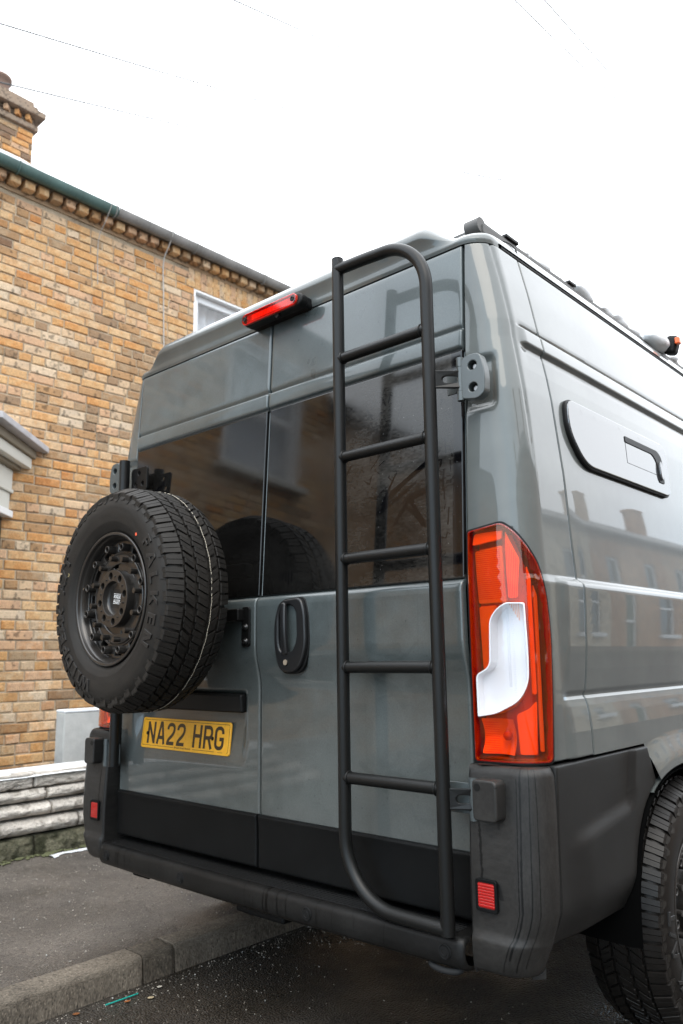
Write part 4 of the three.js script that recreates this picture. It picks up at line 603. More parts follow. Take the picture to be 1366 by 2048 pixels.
{
  // step: profile (z, y) swept along x with a slight bow
  const P = [[-0.06, 0.425], [-0.02, 0.424], [0.0, 0.4225], [0.045, 0.420], [0.062, 0.4205], [0.072, 0.418], [0.079, 0.412], [0.082, 0.402], [0.083, 0.380], [0.081, 0.362], [0.074, 0.350], [0.06, 0.342], [-0.05, 0.335]];
  const n = 80, bow = x => 0.014 * (1 - (x / 0.82) ** 2) - 0.006;
  const b = group('rear_bumper', van);
  mesh('bumper_step', [grid(n + 3, P.length, (i, j) => { const e = i === 0 || i === n + 2, x = e ? Math.sign(i - 1) * 0.817 : lerp(-0.814, 0.814, (i - 1) / n), k = e ? 0.01 : 0; return [x, P[j][1] - (j < 8 ? k : -k) * (j > 3 && j < 12 ? 1 : 0), P[j][0] + bow(x) - (j > 3 ? k : 0)]; }, (i, j) => [i / n * 1.6, P[j][0] - P[j][1]])].map(g => flip(g)), M.wetStep, b);
  for (let k = 0; k < 7; k++) mesh('tread_rib', flip(grid(n + 1, 4, (i, j) => { const x = lerp(-0.78, 0.78, i / n); return [x, 0.4205 + [0, 0.004, 0.004, 0][j], -0.022 + k * 0.0115 + [0, 0.0012, 0.004, 0.0052][j] + bow(x)]; })), M.plasticDark, b);
  const ring = (x, z) => { const s = group('parking_sensor', van); mesh('sensor_ring', at(new THREE.TorusGeometry(0.0165, 0.002, 8, 28), x, 0.383, z), M.plastic, s); mesh('sensor_face', [at(cylZ(0.0145, 0.0145, 0.006, 24), x, 0.383, z), at(new THREE.TorusGeometry(0.0085, 0.0012, 8, 24), x, 0.383, z + 0.003)], M.plastic, s); };
  for (const x of [-0.765, -0.297, 0.297, 0.765]) ring(x, 0.0835 + bow(x));
  mesh('tow_loop', tube([[0.70, 0.352, 0.03], [0.705, 0.338, 0.055], [0.75, 0.332, 0.06], [0.79, 0.338, 0.05], [0.79, 0.352, 0.03]], 0.008, 30, 8), std({ color: lin(0.01, 0.011, 0.012), roughness: 0.8 }), van);
  mesh('underside_lip', [box(0.22, 0.03, 0.1, 0.05, 0.33, 0.0, 0.01), box(0.1, 0.02, 0.08, -0.60, 0.335, 0.0, 0.006)], M.plasticDark, van);
  mesh('mounting_tab', [(() => { const s = rrect(-0.018, -0.022, 0.018, 0.05, 0.004), h = new THREE.Path(); h.absarc(0.002, -0.002, 0.008, 0, TAU); s.holes.push(h); return at(slab(s, 0.004, 0.001), 0.965, 0.362, -0.02, 0, 0.9); })()], std({ color: lin(0.012, 0.012, 0.012), roughness: 0.6 }), van);
  // corner towers: plan outline swept up, flared at the bottom
  const tower = flipSide => {
    const q = group('bumper_corner', van), F = g => flipSide ? mirror(g) : g;
    const rowsY = [0.345, 0.352, 0.362, 0.385, 0.412, 0.424, 0.432, 0.440, 0.452, 0.47, 0.50, 0.56, 0.62, 0.68, 0.73, 0.78, 0.806, 0.816, 0.823, 0.827, 0.829];
    const off = y => table([[0.345, -0.03], [0.352, -0.012], [0.362, -0.002], [0.385, 0.006], [0.424, 0.010], [0.432, 0.008], [0.440, 0.001], [0.47, -0.001], [0.6, 0.002], [0.72, 0], [0.806, -0.004], [0.816, -0.008], [0.823, -0.013], [0.827, -0.019], [0.829, -0.03]], y);
    const plan = y => { const xi = 0.829, zf = 0.058 - 0.012 * sstep(0.5, 0.82, y), xo = 1.034 - 0.055 * (1 - sstep(0.335, 0.52, y)), ze = table([[0.35, -0.022], [0.6, -0.024], [0.7, -0.028], [0.83, -0.036]], y), r = 0.075, pts = [[xi, -0.06, -1, 0], [xi, zf - 0.01, -1, 0], [xi + 0.003, zf - 0.003, -0.7, 0.7], [xi + 0.01, zf, 0, 1], [xi + 0.05, zf, 0, 1], [xo - r - 0.02, zf, 0, 1]]; for (let k = 0; k <= 12; k++) { const a = k / 12 * Math.PI / 2; pts.push([xo - r + r * Math.sin(a), zf - r + r * Math.cos(a), Math.sin(a), Math.cos(a)]); } pts.push([xo, lerp(zf - r, ze, 0.5), 1, 0], [xo, ze + 0.004, 1, 0], [xo - 0.004, ze + 0.001, 0.7, 0], [xo - 0.02, ze, 0, 0]); return pts; };
    const np = plan(0.5).length;
    mesh('corner_shell', F(grid(np, rowsY.length, (i, j) => { const y = rowsY[j], p = plan(y)[i], o = off(y) * (i < 3 ? 0.2 : 1); return [p[0] + p[2] * o * (o > 0 ? 0.3 : 1), y, p[1] + p[3] * o]; }, (i, j) => [i * 0.02, rowsY[j]])), M.wetPlastic, q);
    const cap = new THREE.Shape(plan(0.829).map(p => new THREE.Vector2(p[0] - 0.03 * p[2], p[1] - 0.03 * p[3]))); mesh('corner_top', F(flip(new THREE.ShapeGeometry(cap).rotateX(-Math.PI / 2).applyMatrix4(new THREE.Matrix4().makeScale(1, 1, -1)).translate(0, 0.8292, 0))), M.wetPlastic, q);
    // hinge cover with its bolt hole, reflector in its pocket, hinge knuckle
    const cs = rrect(0.868, 0.703, 0.937, 0.800, [0.012, 0.012, 0.014, 0.01]), hp = new THREE.Path(); hp.absarc(0.884, 0.782, 0.0085, 0, TAU); cs.holes.push(hp);
    mesh('hinge_cover', F(slab(cs, 0.042, 0.005, 10).translate(0, 0, 0.046)), M.wetPlastic, q); mesh('hole_shade_disc', F(at(cylZ(0.0095, 0.0095, 0.02, 16), 0.884, 0.782, 0.0785)), M.black, q);  // black disc plugs the bolt hole, painting the shade of its recess
    const rs = rrect(0.853, 0.492, 0.913, 0.566, 0.008); rs.holes.push(new THREE.Path(rrect(0.860, 0.501, 0.906, 0.558, 0.004).getPoints(5)));
    mesh('reflector_bezel', F(slab(rs, 0.010, 0.0012).translate(0, 0, 0.057)), M.plasticDark, q);
    const rg = []; for (let i = 0; i < 8; i++) rg.push(box(0.045, 0.0055, 0.004, 0.883, 0.506 + i * 0.0066, 0.0655, 0.0012)); mesh('reflector_lens', F(merge([box(0.046, 0.057, 0.006, 0.883, 0.5295, 0.062), ...rg])), phys({ color: lin(0.40, 0.010, 0.008), roughness: 0.15, clearcoat: 0.6 }), q);
    const hk = group('lower_hinge', van); mesh('knuckle', F(merge([at(cyl(0.011, 0.011, 0.095, 18), 0.846, 0.745, 0.045), at(cyl(0.0118, 0.0118, 0.022, 18), 0.846, 0.785, 0.045), at(cyl(0.0118, 0.0118, 0.022, 18), 0.846, 0.705, 0.045)])), M.greyHinge, hk); mesh('hinge_leaf', F(box(0.09, 0.075, 0.006, 0.80, 0.745, 0.042, 0.002)), M.greyHinge, hk);
  };
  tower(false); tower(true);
  // black lower cladding between the corner and the wheel, with its pressed feature
  const archZ = y => y > 0.727 ? lerp(-0.637, -0.588, (y - 0.727) / 0.1) : -0.93 + 0.497 * Math.cbrt(Math.max(0, 1 - Math.pow(Math.max(0, y - 0.3) / 0.46, 3)));
  const clD = (s, y) => { const z = -s; const a = sstep(0.018, -0.012, (y - 0.645) - (z + 0.18) * -0.10) * sstep(-0.10, -0.2, z), b = 1 - sstep(0.0, 0.03, (z + 0.455) + (y - 0.64) * 0.25), pr = Math.max(sstep(0.02, -0.02, y - 0.655 + (z + 0.2) * 0.12), b); return 0.010 + 0.012 * pr * sstep(-0.05, -0.2, z) - 0.006 * sstep(0.50, 0.40, y); };
  const cl = panel({ ys: [0.412, 0.42, 0.43, ...steps(0.44, 0.81, 34), 0.829], ts: shares(54), s0: y => -table([[0.4, -0.026], [0.6, -0.028], [0.7, -0.032], [0.83, -0.040]], y), s1: y => -archZ(y), P: (s, y, d) => [1.022 - 0.055 * (1 - sstep(0.335, 0.52, y)) + d, y, -s], D: clD, r: 0.006 });
  const cl2 = g => g; mesh('side_cladding', cl2(cl), M.sideClad = phys({ specularIntensity: 0.6, color: lin(0.015, 0.0148, 0.0142), map: scaled(T.plasticCol, 0.7), roughness: 0.5, bumpMap: scaled(T.plastic, 0.12), bumpScale: 0.0003 }), van); mesh('side_cladding', mirror(cl), M.sideClad, van);
  mesh('sill_cladding', [1, -1].map(s => box(0.05, 0.38, 2.9, 1.0 * s, 0.60, -3.08, 0.02)), M.sideClad, van);
}
// ------------------------------------------------------------------ brake light on the roof lip, handle, plate
{
  const b = group('high_brake_light', van); b.position.set(0.056, 2.318, 0.0); b.rotation.x = -0.04;
  mesh('light_housing', slab(rrect(-0.149, -0.025, 0.152, 0.024, [0.023, 0.023, 0.023, 0.023]), 0.030, 0.008, 10).translate(0, 0, -0.02), M.black, b); mesh('housing_body', box(0.29, 0.04, 0.06, 0, 0, -0.035, 0.01), M.black, b);
  mesh('light_reflector', box(0.24, 0.03, 0.002, -0.006, 0, 0.0115), std({ color: lin(0.5, 0.3, 0.24), roughness: 0.4 }), b);
  mesh('light_lens', slab(rrect(-0.146, -0.0215, 0.134, 0.0215, 0.018), 0.005, 0.003, 10).translate(0, 0, 0.016), lens([0.98, 0.16, 0.06], 0.05), b);
  const wall = rrect(-0.146, -0.0215, 0.134, 0.0215, 0.018); wall.holes.push(new THREE.Path(rrect(-0.142, -0.0175, 0.130, 0.0175, 0.015).getPoints(6))); mesh('lens_rim', slab(wall, 0.008, 0.001).translate(0, 0, 0.009), phys({ color: lin(0.55, 0.05, 0.025), roughness: 0.2 }), b);
  const led = []; for (let i = 0; i < 12; i++) led.push(box(0.013, 0.02, 0.0015, -0.092 + i * 0.0156, 0, 0.0135)); mesh('led', led, std({ color: lin(0.9, 0.25, 0.12), roughness: 0.3 }), b);
  for (const x of [-0.13, 0.118]) mesh('screw', [at(cylZ(0.0075, 0.0075, 0.004, 16), x, 0, 0.0195), at(new THREE.TorusGeometry(0.0075, 0.0018, 8, 18), x, 0, 0.0215)], M.black, b);
  mesh('camera_eye', [at(cylZ(0.011, 0.009, 0.012, 18), 0.03, -0.030, 0.002), at(new THREE.TorusGeometry(0.0075, 0.0012, 8, 18), 0.03, -0.030, 0.009)], M.black, b);
  // door handle
  const h = group('door_handle', van), hz = 0.0215, hs = poly([[0.126, 1.055, 0.045], [0.212, 1.055, 0.045], [0.248, 1.13, 0.12], [0.243, 1.24, 0.1], [0.226, 1.288, 0.022], [0.128, 1.282, 0.026], [0.104, 1.22, 0.1], [0.104, 1.13, 0.1]]);
  const well = poly([[0.134, 1.118, 0.03], [0.187, 1.118, 0.03], [0.208, 1.16, 0.05], [0.203, 1.25, 0.03], [0.178, 1.268, 0.01], [0.142, 1.268, 0.02], [0.124, 1.235, 0.04], [0.124, 1.15, 0.04]]), hb = poly([[0.12, 1.05, 0.045], [0.22, 1.05, 0.045], [0.254, 1.13, 0.12], [0.249, 1.24, 0.1], [0.232, 1.292, 0.022], [0.122, 1.287, 0.026], [0.099, 1.22, 0.1], [0.099, 1.13, 0.1]]);
  hs.holes.push(new THREE.Path(well.getPoints(8))); hb.holes.push(new THREE.Path(well.getPoints(8)));
  const satin = std({ color: lin(0.011, 0.011, 0.0115), roughness: 0.3, bumpMap: scaled(T.plastic, 0.08), bumpScale: 0.0001 });
  mesh('handle_gasket', slab(hb, 0.01, 0.003, 10).translate(0, 0, hz - 0.006), M.black, h);
  mesh('handle_plate', slab(hs, 0.018, 0.006, 12).translate(0, 0, hz), satin, h);
  mesh('handle_well', grid(30, 30, (i, j) => { const u = lerp(-1, 1, i / 29), v = lerp(-1, 1, j / 29), q = Math.min(1, Math.hypot(u, v)); return [0.165 + 0.046 * u, 1.193 + 0.08 * v, hz + 0.003 - 0.02 * (1 - q * q)]; }), satin, h);
  mesh('handle_bar', grid(24, 40, (i, j) => { const a = i / 23 * Math.PI * 2, v = j / 39, y = lerp(1.108, 1.276, v), w = 0.0135 - 0.003 * v, k = (j === 0 || j === 39) ? 0.3 : 1, c = Math.cos(a), s = Math.sin(a), sc = Math.pow(Math.abs(c), 0.6) * Math.sign(c), ss = Math.pow(Math.abs(s), 0.6) * Math.sign(s); return [0.1545 - 0.006 * v + 0.005 * Math.sin(Math.PI * v) - w * sc * k, y, hz + 0.014 + 0.009 * Math.sin(Math.PI * v) + 0.008 * ss * k]; }), satin, h);
  mesh('lock', at(cylZ(0.0085, 0.0085, 0.006, 24), 0.160, 1.086, hz + 0.0185), M.brass, h); mesh('lock_ring', at(new THREE.TorusGeometry(0.0098, 0.0014, 8, 28), 0.160, 1.086, hz + 0.0185), M.black, h);
  mesh('door_stop', [box(0.055, 0.022, 0.03, 0.53, 1.075, 0.02, 0.006), box(0.03, 0.02, 0.02, 0.51, 1.078, 0.035, 0.005)], M.black, doorR);
  // number plate and the black strip above it
  const tilt = -0.19, p = group('number_plate', van); p.position.set(-0.418, 0.828, -0.009); p.rotation.x = tilt * 0.6;
  M.plate = phys({ color: 0xffffff, map: canvas(1872, 400, (c, W, H) => {
    c.fillStyle = '#ecae2c'; c.fillRect(0, 0, W, H); const mm = W / 520, r = mulberry(3);
    for (let i = 0; i < 2500; i++) { c.fillStyle = `rgba(${r() < 0.5 ? '255,190,60' : '190,120,10'},.05)`; c.beginPath(); c.arc(r() * W, r() * H, 3 + r() * 26, 0, TAU); c.fill(); }
    c.strokeStyle = '#1a1610'; c.lineWidth = 1.3 * mm; c.beginPath(); c.moveTo(205 * mm, 101 * mm); c.lineTo(14 * mm, 101 * mm); c.quadraticCurveTo(7 * mm, 101 * mm, 7 * mm, 94 * mm); c.lineTo(7 * mm, 15 * mm); c.quadraticCurveTo(7 * mm, 8 * mm, 14 * mm, 8 * mm); c.lineTo(506 * mm, 8 * mm); c.quadraticCurveTo(513 * mm, 8 * mm, 513 * mm, 15 * mm); c.lineTo(513 * mm, 94 * mm); c.quadraticCurveTo(513 * mm, 101 * mm, 506 * mm, 101 * mm); c.moveTo(440 * mm, 101 * mm); c.lineTo(318 * mm, 101 * mm); c.stroke();
    c.fillStyle = '#1a1610'; c.font = `bold ${9.5 * mm}px sans-serif`; c.textAlign = 'center'; c.fillText('Bristol Street Motors', 258 * mm, 104 * mm); c.font = `${5 * mm}px sans-serif`; c.fillText('BS AU 145e', 472 * mm, 103 * mm);
    c.strokeStyle = '#12110f'; c.lineWidth = 12.5 * mm; c.lineJoin = 'miter'; c.lineCap = 'butt'; c.miterLimit = 4;
    const G = { N: [[[6, 79], [6, 0]], [[6, 4], [44, 75]], [[44, 79], [44, 0]]], A: [[[4, 79], [22, 3], [28, 3], [46, 79]], [[12, 55], [38, 55]]], 2: [[[6, 24], 'Q', [6, 6], [25, 6], 'Q', [44, 6], [44, 22], 'Q', [44, 36], [26, 50], 'Q', [8, 62], [7, 73], [46, 73]]], H: [[[6, 0], [6, 79]], [[44, 0], [44, 79]], [[6, 38], [44, 38]]], R: [[[6, 79], [6, 6], [26, 6], 'Q', [44, 6], [44, 24], 'Q', [44, 42], [26, 42], [6, 42]], [[27, 42], [44, 79]]], G: [[[44, 25], 'Q', [44, 6], [25, 6], 'Q', [6, 6], [6, 24], [6, 56], 'Q', [6, 73], [25, 73], 'Q', [44, 73], [44, 56], [44, 43], [26, 43]]] };
    let x = 36; for (const ch of 'NA22 HRG') { if (ch === ' ') { x += 35; continue; } for (const st of G[ch]) { c.beginPath(); let i = 0; c.moveTo((x + st[0][0]) * mm, (15 + st[0][1]) * mm); for (i = 1; i < st.length; i++) if (st[i] === 'Q') { c.quadraticCurveTo((x + st[i + 1][0]) * mm, (15 + st[i + 1][1]) * mm, (x + st[i + 2][0]) * mm, (15 + st[i + 2][1]) * mm); i += 2; } else c.lineTo((x + st[i][0]) * mm, (15 + st[i][1]) * mm); c.stroke(); } x += 61; }
  }), roughness: 0.28, clearcoat: 0.5, clearcoatRoughness: 0.15 });
  const pg = slab(rrect(-0.26, -0.0555, 0.26, 0.0555, 0.009), 0.005, 0.0015, 8); { const a = pg.attributes.position, uv = pg.attributes.uv; for (let i = 0; i < a.count; i++) uv.setXY(i, (a.getX(i) + 0.26) / 0.52, (a.getY(i) + 0.0555) / 0.111); }
  mesh('plate_face', pg, M.plate, p); for (const x of [-0.223, 0.166]) mesh('plate_bolt', at(new THREE.SphereGeometry(0.007, 14, 8).scale(1, 1, 0.5), x, -0.002, 0.006), M.black, p);
  mesh('plate_lamp_strip', at(box(0.60, 0.062, 0.05, 0, 0, 0, 0.008), -0.385, 0.952, -0.014, 0.12), M.black, doorL);
}
// ------------------------------------------------------------------ upper hinges
for (const f of [1, -1]) {
  const h = group('upper_hinge', van), F = g => f < 0 ? mirror(g) : g;
  const body = poly([[0.852, 1.795, 0.01], [0.9, 1.786, 0.02], [0.924, 1.80, 0.03], [0.928, 1.86, 0.06], [0.912, 1.918, 0.03], [0.87, 1.918, 0.015], [0.850, 1.908, 0.01]]);
  for (const y of [1.885, 1.822]) { const q = new THREE.Path(); q.absellipse(0.888, y, 0.0138, 0.0128, 0, TAU); body.holes.push(q); }
  mesh('hinge_body', F(at(slab(body, 0.026, 0.003, 12), 0, 0, 0.004)), M.greyHinge, h);
  mesh('hinge_cup', F(merge([1.885, 1.822].flatMap(y => [at(cyl(0.0165, 0.011, 0.024, 24, true), 0.888, y, 0.016, Math.PI / 2), at(new THREE.CircleGeometry(0.0125, 20), 0.888, y, 0.006)]))), std({ color: lin(0.03, 0.035, 0.036), roughness: 0.4 }), h);
  mesh('hinge_bolt', F(merge([1.885, 1.822].map(y => at(cylZ(0.0075, 0.007, 0.008, 6), 0.888, y, 0.011)))), M.steel, h);
  mesh('hinge_pin', F(merge([at(cyl(0.0098, 0.0098, 0.07, 18), 0.846, 1.855, 0.024), at(cyl(0.0108, 0.0108, 0.026, 18), 0.846, 1.904, 0.024), at(cyl(0.0108, 0.0108, 0.026, 18), 0.846, 1.806, 0.024)])), M.greyHinge, h);
  mesh('hinge_leaf', F(box(0.05, 0.07, 0.006, 0.822, 1.855, 0.017, 0.002)), M.greyHinge, h);
}
// ------------------------------------------------------------------ ladder
{
  const L = group('rear_ladder', van), z = 0.085, r = 0.0185, xl = 0.4455, xr = 0.781;
  const arc = (cx, cy, rad, a0, a1, n = 12) => steps(a0, a1, n).map(a => [cx + rad * Math.cos(a), cy + rad * Math.sin(a), z]);
  mesh('ladder_rail', [tube([[xl, 2.338, z], [xl, 2.0, z], [xl, 1.4, z], [xl, 0.9, z], [xl, 0.70, z], ...arc(xl + 0.175, 0.615, 0.175, Math.PI, Math.PI * 1.5), [0.68, 0.4385, z], [xr, 0.437, z]], r, 160, 18), at(cyl(r, r, 0.004, 18), xl, 2.338, z)], M.ladder, L);
  mesh('ladder_rail', [tube([[xr, 0.425, z], [xr, 0.8, z], [xr, 1.4, z], [xr + 0.002, 1.9, z], [xr + 0.002, 2.08, z], ...arc(xr - 0.158, 2.135, 0.16, 0, Math.PI / 2, 14), [0.55, 2.300, z], [xl, 2.304, z]], r, 160, 18)], M.ladder, L);
  for (const y of [2.005, 1.692, 1.383, 1.071, 0.768]) { mesh('rung', rod([xl, y, z], [xr, y, z], 0.0165, 18), M.ladder, L); }
  const weld = []; for (const y of [2.005, 1.692, 1.383, 1.071, 0.768]) for (const x of [xl + 0.0185, xr - 0.0185]) weld.push(at(new THREE.TorusGeometry(0.0172, 0.0028, 6, 18), x, y, z, 0, Math.PI / 2)); mesh('weld_bead', weld, M.ladder, L);
  for (const y of [1.853, 0.745]) { const s = rrect(0.795, y - 0.026, 0.852, y + 0.026, 0.004); s.holes.push(new THREE.Path(rrect(0.812, y - 0.010, 0.845, y + 0.010, 0.0095).getPoints(6))); const g = slab(s, 0.006, 0.0015); const p = g.attributes.position; for (let i = 0; i < p.count; i++) p.setZ(i, p.getZ(i) + lerp(0.08, y > 1 ? 0.026 : 0.048, clamp((p.getX(i) - 0.795) / 0.05))); g.computeVertexNormals(); mesh('hinge_bracket', g, M.ladder, L); }
}
// ------------------------------------------------------------------ wheels (axis along z, outer face towards +z, its lip at z = 0)
const font = await new FontLoader().loadAsync('fonts/droid/droid_sans_bold.typeface.json');
function tyreParts(W = 0.235, Ro = 0.375, Rr = 0.222) {
  const zf = 0.012, zb = zf - W, mid = (zf + zb) / 2, Rb = Ro - 0.011;
  // carcass: (radius, z) from the front bead over the tread to the back bead
  const prof = [[Rr - 0.006, -0.012], [Rr + 0.004, -0.004], [Rr + 0.012, 0.004], [Rr + 0.030, 0.014], [Rr + 0.036, 0.0165], [Rr + 0.039, 0.0155], [Rr + 0.055, 0.019], [Rr + 0.080, 0.019], [Rr + 0.098, 0.015], [Rr + 0.118, 0.006], [Rr + 0.130, -0.004], [Rb - 0.004, -0.018], [Rb, -0.030], [Rb + 0.002, mid], [Rb, zb + 0.042], [Rb - 0.004, zb + 0.030], [Rr + 0.118, zb + 0.008], [Rr + 0.08, zb - 0.006], [Rr + 0.03, zb], [Rr - 0.006, zb + 0.02]];
  const carcass = lathe(prof, 128);
  // a block on the tread: corner angles at its four corners, widths in z, radial height
  const blocks = [], N = 58, st = Math.PI * 2 / N;
  const surf = (a, z, h) => { // radius over the crown, falling at the shoulders
    const e = Math.abs(z - mid) / (W / 2), r = Ro - 0.004 * e * e - 0.022 * Math.pow(clamp((e - 0.72) / 0.28), 1.6) - h; return [r * Math.cos(a), r * Math.sin(a), z]; };
  const hexa = (A, B, C, D, h, top = 0, ch = 0.0016) => {   // A..D: [angle, z] counter-clockwise seen from outside
    const c = [(A[0] + B[0] + C[0] + D[0]) / 4, (A[1] + B[1] + C[1] + D[1]) / 4], inn = p => [p[0] + (c[0] - p[0]) * 0.07, p[1] + (c[1] - p[1]) * 0.07];
    const t = [A, B, C, D].map(p => surf(...inn(p), top)), m = [A, B, C, D].map(p => surf(...p, top + ch)), k = [A, B, C, D].map(p => surf(...p, h)), pos = [];
    const q = (a, b, cc, d) => pos.push(...a, ...b, ...cc, ...a, ...cc, ...d);
    q(t[0], t[1], t[2], t[3]); for (let i = 0; i < 4; i++) { const j = (i + 1) % 4; q(m[i], m[j], t[j], t[i]); q(k[i], k[j], m[j], m[i]); }
    const g = new THREE.BufferGeometry(); g.setAttribute('position', new THREE.Float32BufferAttribute(pos, 3)); const uv = new Float32Array(pos.length / 3 * 2); for (let i = 0; i < pos.length / 3; i++) { uv[2 * i] = Math.atan2(pos[3 * i + 1], pos[3 * i]) * 0.37; uv[2 * i + 1] = pos[3 * i + 2]; } g.setAttribute('uv', new THREE.BufferAttribute(uv, 2)); g.computeVertexNormals(); return g;
  };
  const rib = (a0, a1, z0, z1, sk0, sk1, h = 0.016, top = 0) => blocks.push(hexa([a0 + sk0, z0], [a1 + sk0, z0], [a1 + sk1, z1], [a0 + sk1, z1], h, top));
  for (let i = 0; i < N; i++) {
    const a = i * st, v = 0.12 * st * (hash(i, 2, 7) - 0.5);
    for (const f of [1, -1]) {
      const Z = o => mid + f * o, R2 = (a0, a1, za, zb2, s0, s1, h, top) => f > 0 ? rib(a0, a1, Z(za), Z(zb2), s0, s1, h, top) : rib(a0, a1, Z(zb2), Z(za), s1, s0, h, top);
      // shoulder lugs: three sipes wide, alternately long and short
      const ex = i % 2 ? 0.1175 : 0.113;
      for (let k = 0; k < 2; k++) R2(a + v + st * (0.03 + 0.42 * k), a + v + st * (0.43 + 0.42 * k), 0.069, ex, 0, st * 0.12, 0.024);
      // intermediate row, slanted
      R2(a + st * 0.08 + v, a + st * 0.46 + v, 0.029, 0.060, -st * 0.32, st * 0.18); R2(a + st * 0.50 + v, a + st * 0.93 + v, 0.031, 0.063, -st * 0.32, st * 0.18);
    }
    // centre rib of interlocked pieces
    rib(a + st * 0.05, a + st * 0.52, mid - 0.020, mid + 0.016, -st * 0.2, st * 0.2); rib(a + st * 0.55, a + st * 0.97, mid - 0.014, mid + 0.021, -st * 0.15, st * 0.22);
  }
  // staggered buttress cleats on the upper sidewall
  const cleats = [];
  for (let i = 0; i < N; i++) { const a = i * st, ra = Rr + 0.121, rb = Rr + (i % 2 ? 0.100 : 0.108); const sh = new THREE.Shape(); sh.moveTo(ra * Math.cos(a), ra * Math.sin(a)); sh.lineTo(ra * Math.cos(a + st * 0.8), ra * Math.sin(a + st * 0.8)); sh.lineTo((ra - 0.008) * Math.cos(a + st * 0.8), (ra - 0.008) * Math.sin(a + st * 0.8)); sh.lineTo(rb * Math.cos(a + st * 0.45), rb * Math.sin(a + st * 0.45)); sh.lineTo(rb * Math.cos(a + st * 0.12), rb * Math.sin(a + st * 0.12)); sh.closePath(); const g = new THREE.ExtrudeGeometry(sh, { depth: 0.003, bevelEnabled: false }); const p = g.attributes.position; for (let k = 0; k < p.count; k++) { const rr = Math.hypot(p.getX(k), p.getY(k)); p.setZ(k, p.getZ(k) + table([[Rr + 0.09, 0.0165], [Rr + 0.105, 0.0125], [Rr + 0.118, 0.0055], [Rr + 0.13, -0.004]], rr)); } g.computeVertexNormals(); cleats.push(g); }
  // raised names round the sidewall
  const letters = [];
  const write = (text, mid0, size, spread, rad) => { // reads clockwise seen from outside, tops outwards
    const n = text.length; [...text].forEach((ch, i) => { if (ch === ' ') return; const g = new TextGeometry(ch, { font, size, depth: 0.0045, curveSegments: 4, bevelEnabled: true, bevelThickness: 0.0006, bevelSize: 0.0005, bevelSegments: 1 }); g.computeBoundingBox(); g.translate(-(g.boundingBox.max.x + g.boundingBox.min.x) / 2, 0, 0); g.scale(1.35, 1, 1); const th = mid0 - (i - (n - 1) / 2) * spread; g.translate(0, rad, 0).rotateZ(th - Math.PI / 2); const p = g.attributes.position; for (let k = 0; k < p.count; k++) p.setZ(k, p.getZ(k) + table([[Rr + 0.04, 0.0150], [Rr + 0.055, 0.0182], [Rr + 0.08, 0.0185], [Rr + 0.1, 0.0140]], Math.hypot(p.getX(k), p.getY(k)))); letters.push(g); });
  };
  write('FALKEN', 0.05, 0.040, 0.215, Rr + 0.052); write('WILDPEAK A/T', Math.PI + 0.36, 0.038, 0.155, Rr + 0.053);
  return { carcass, tread: merge(blocks), cleats: merge(cleats), letters: merge(letters) };
}
const tyre = tyreParts();
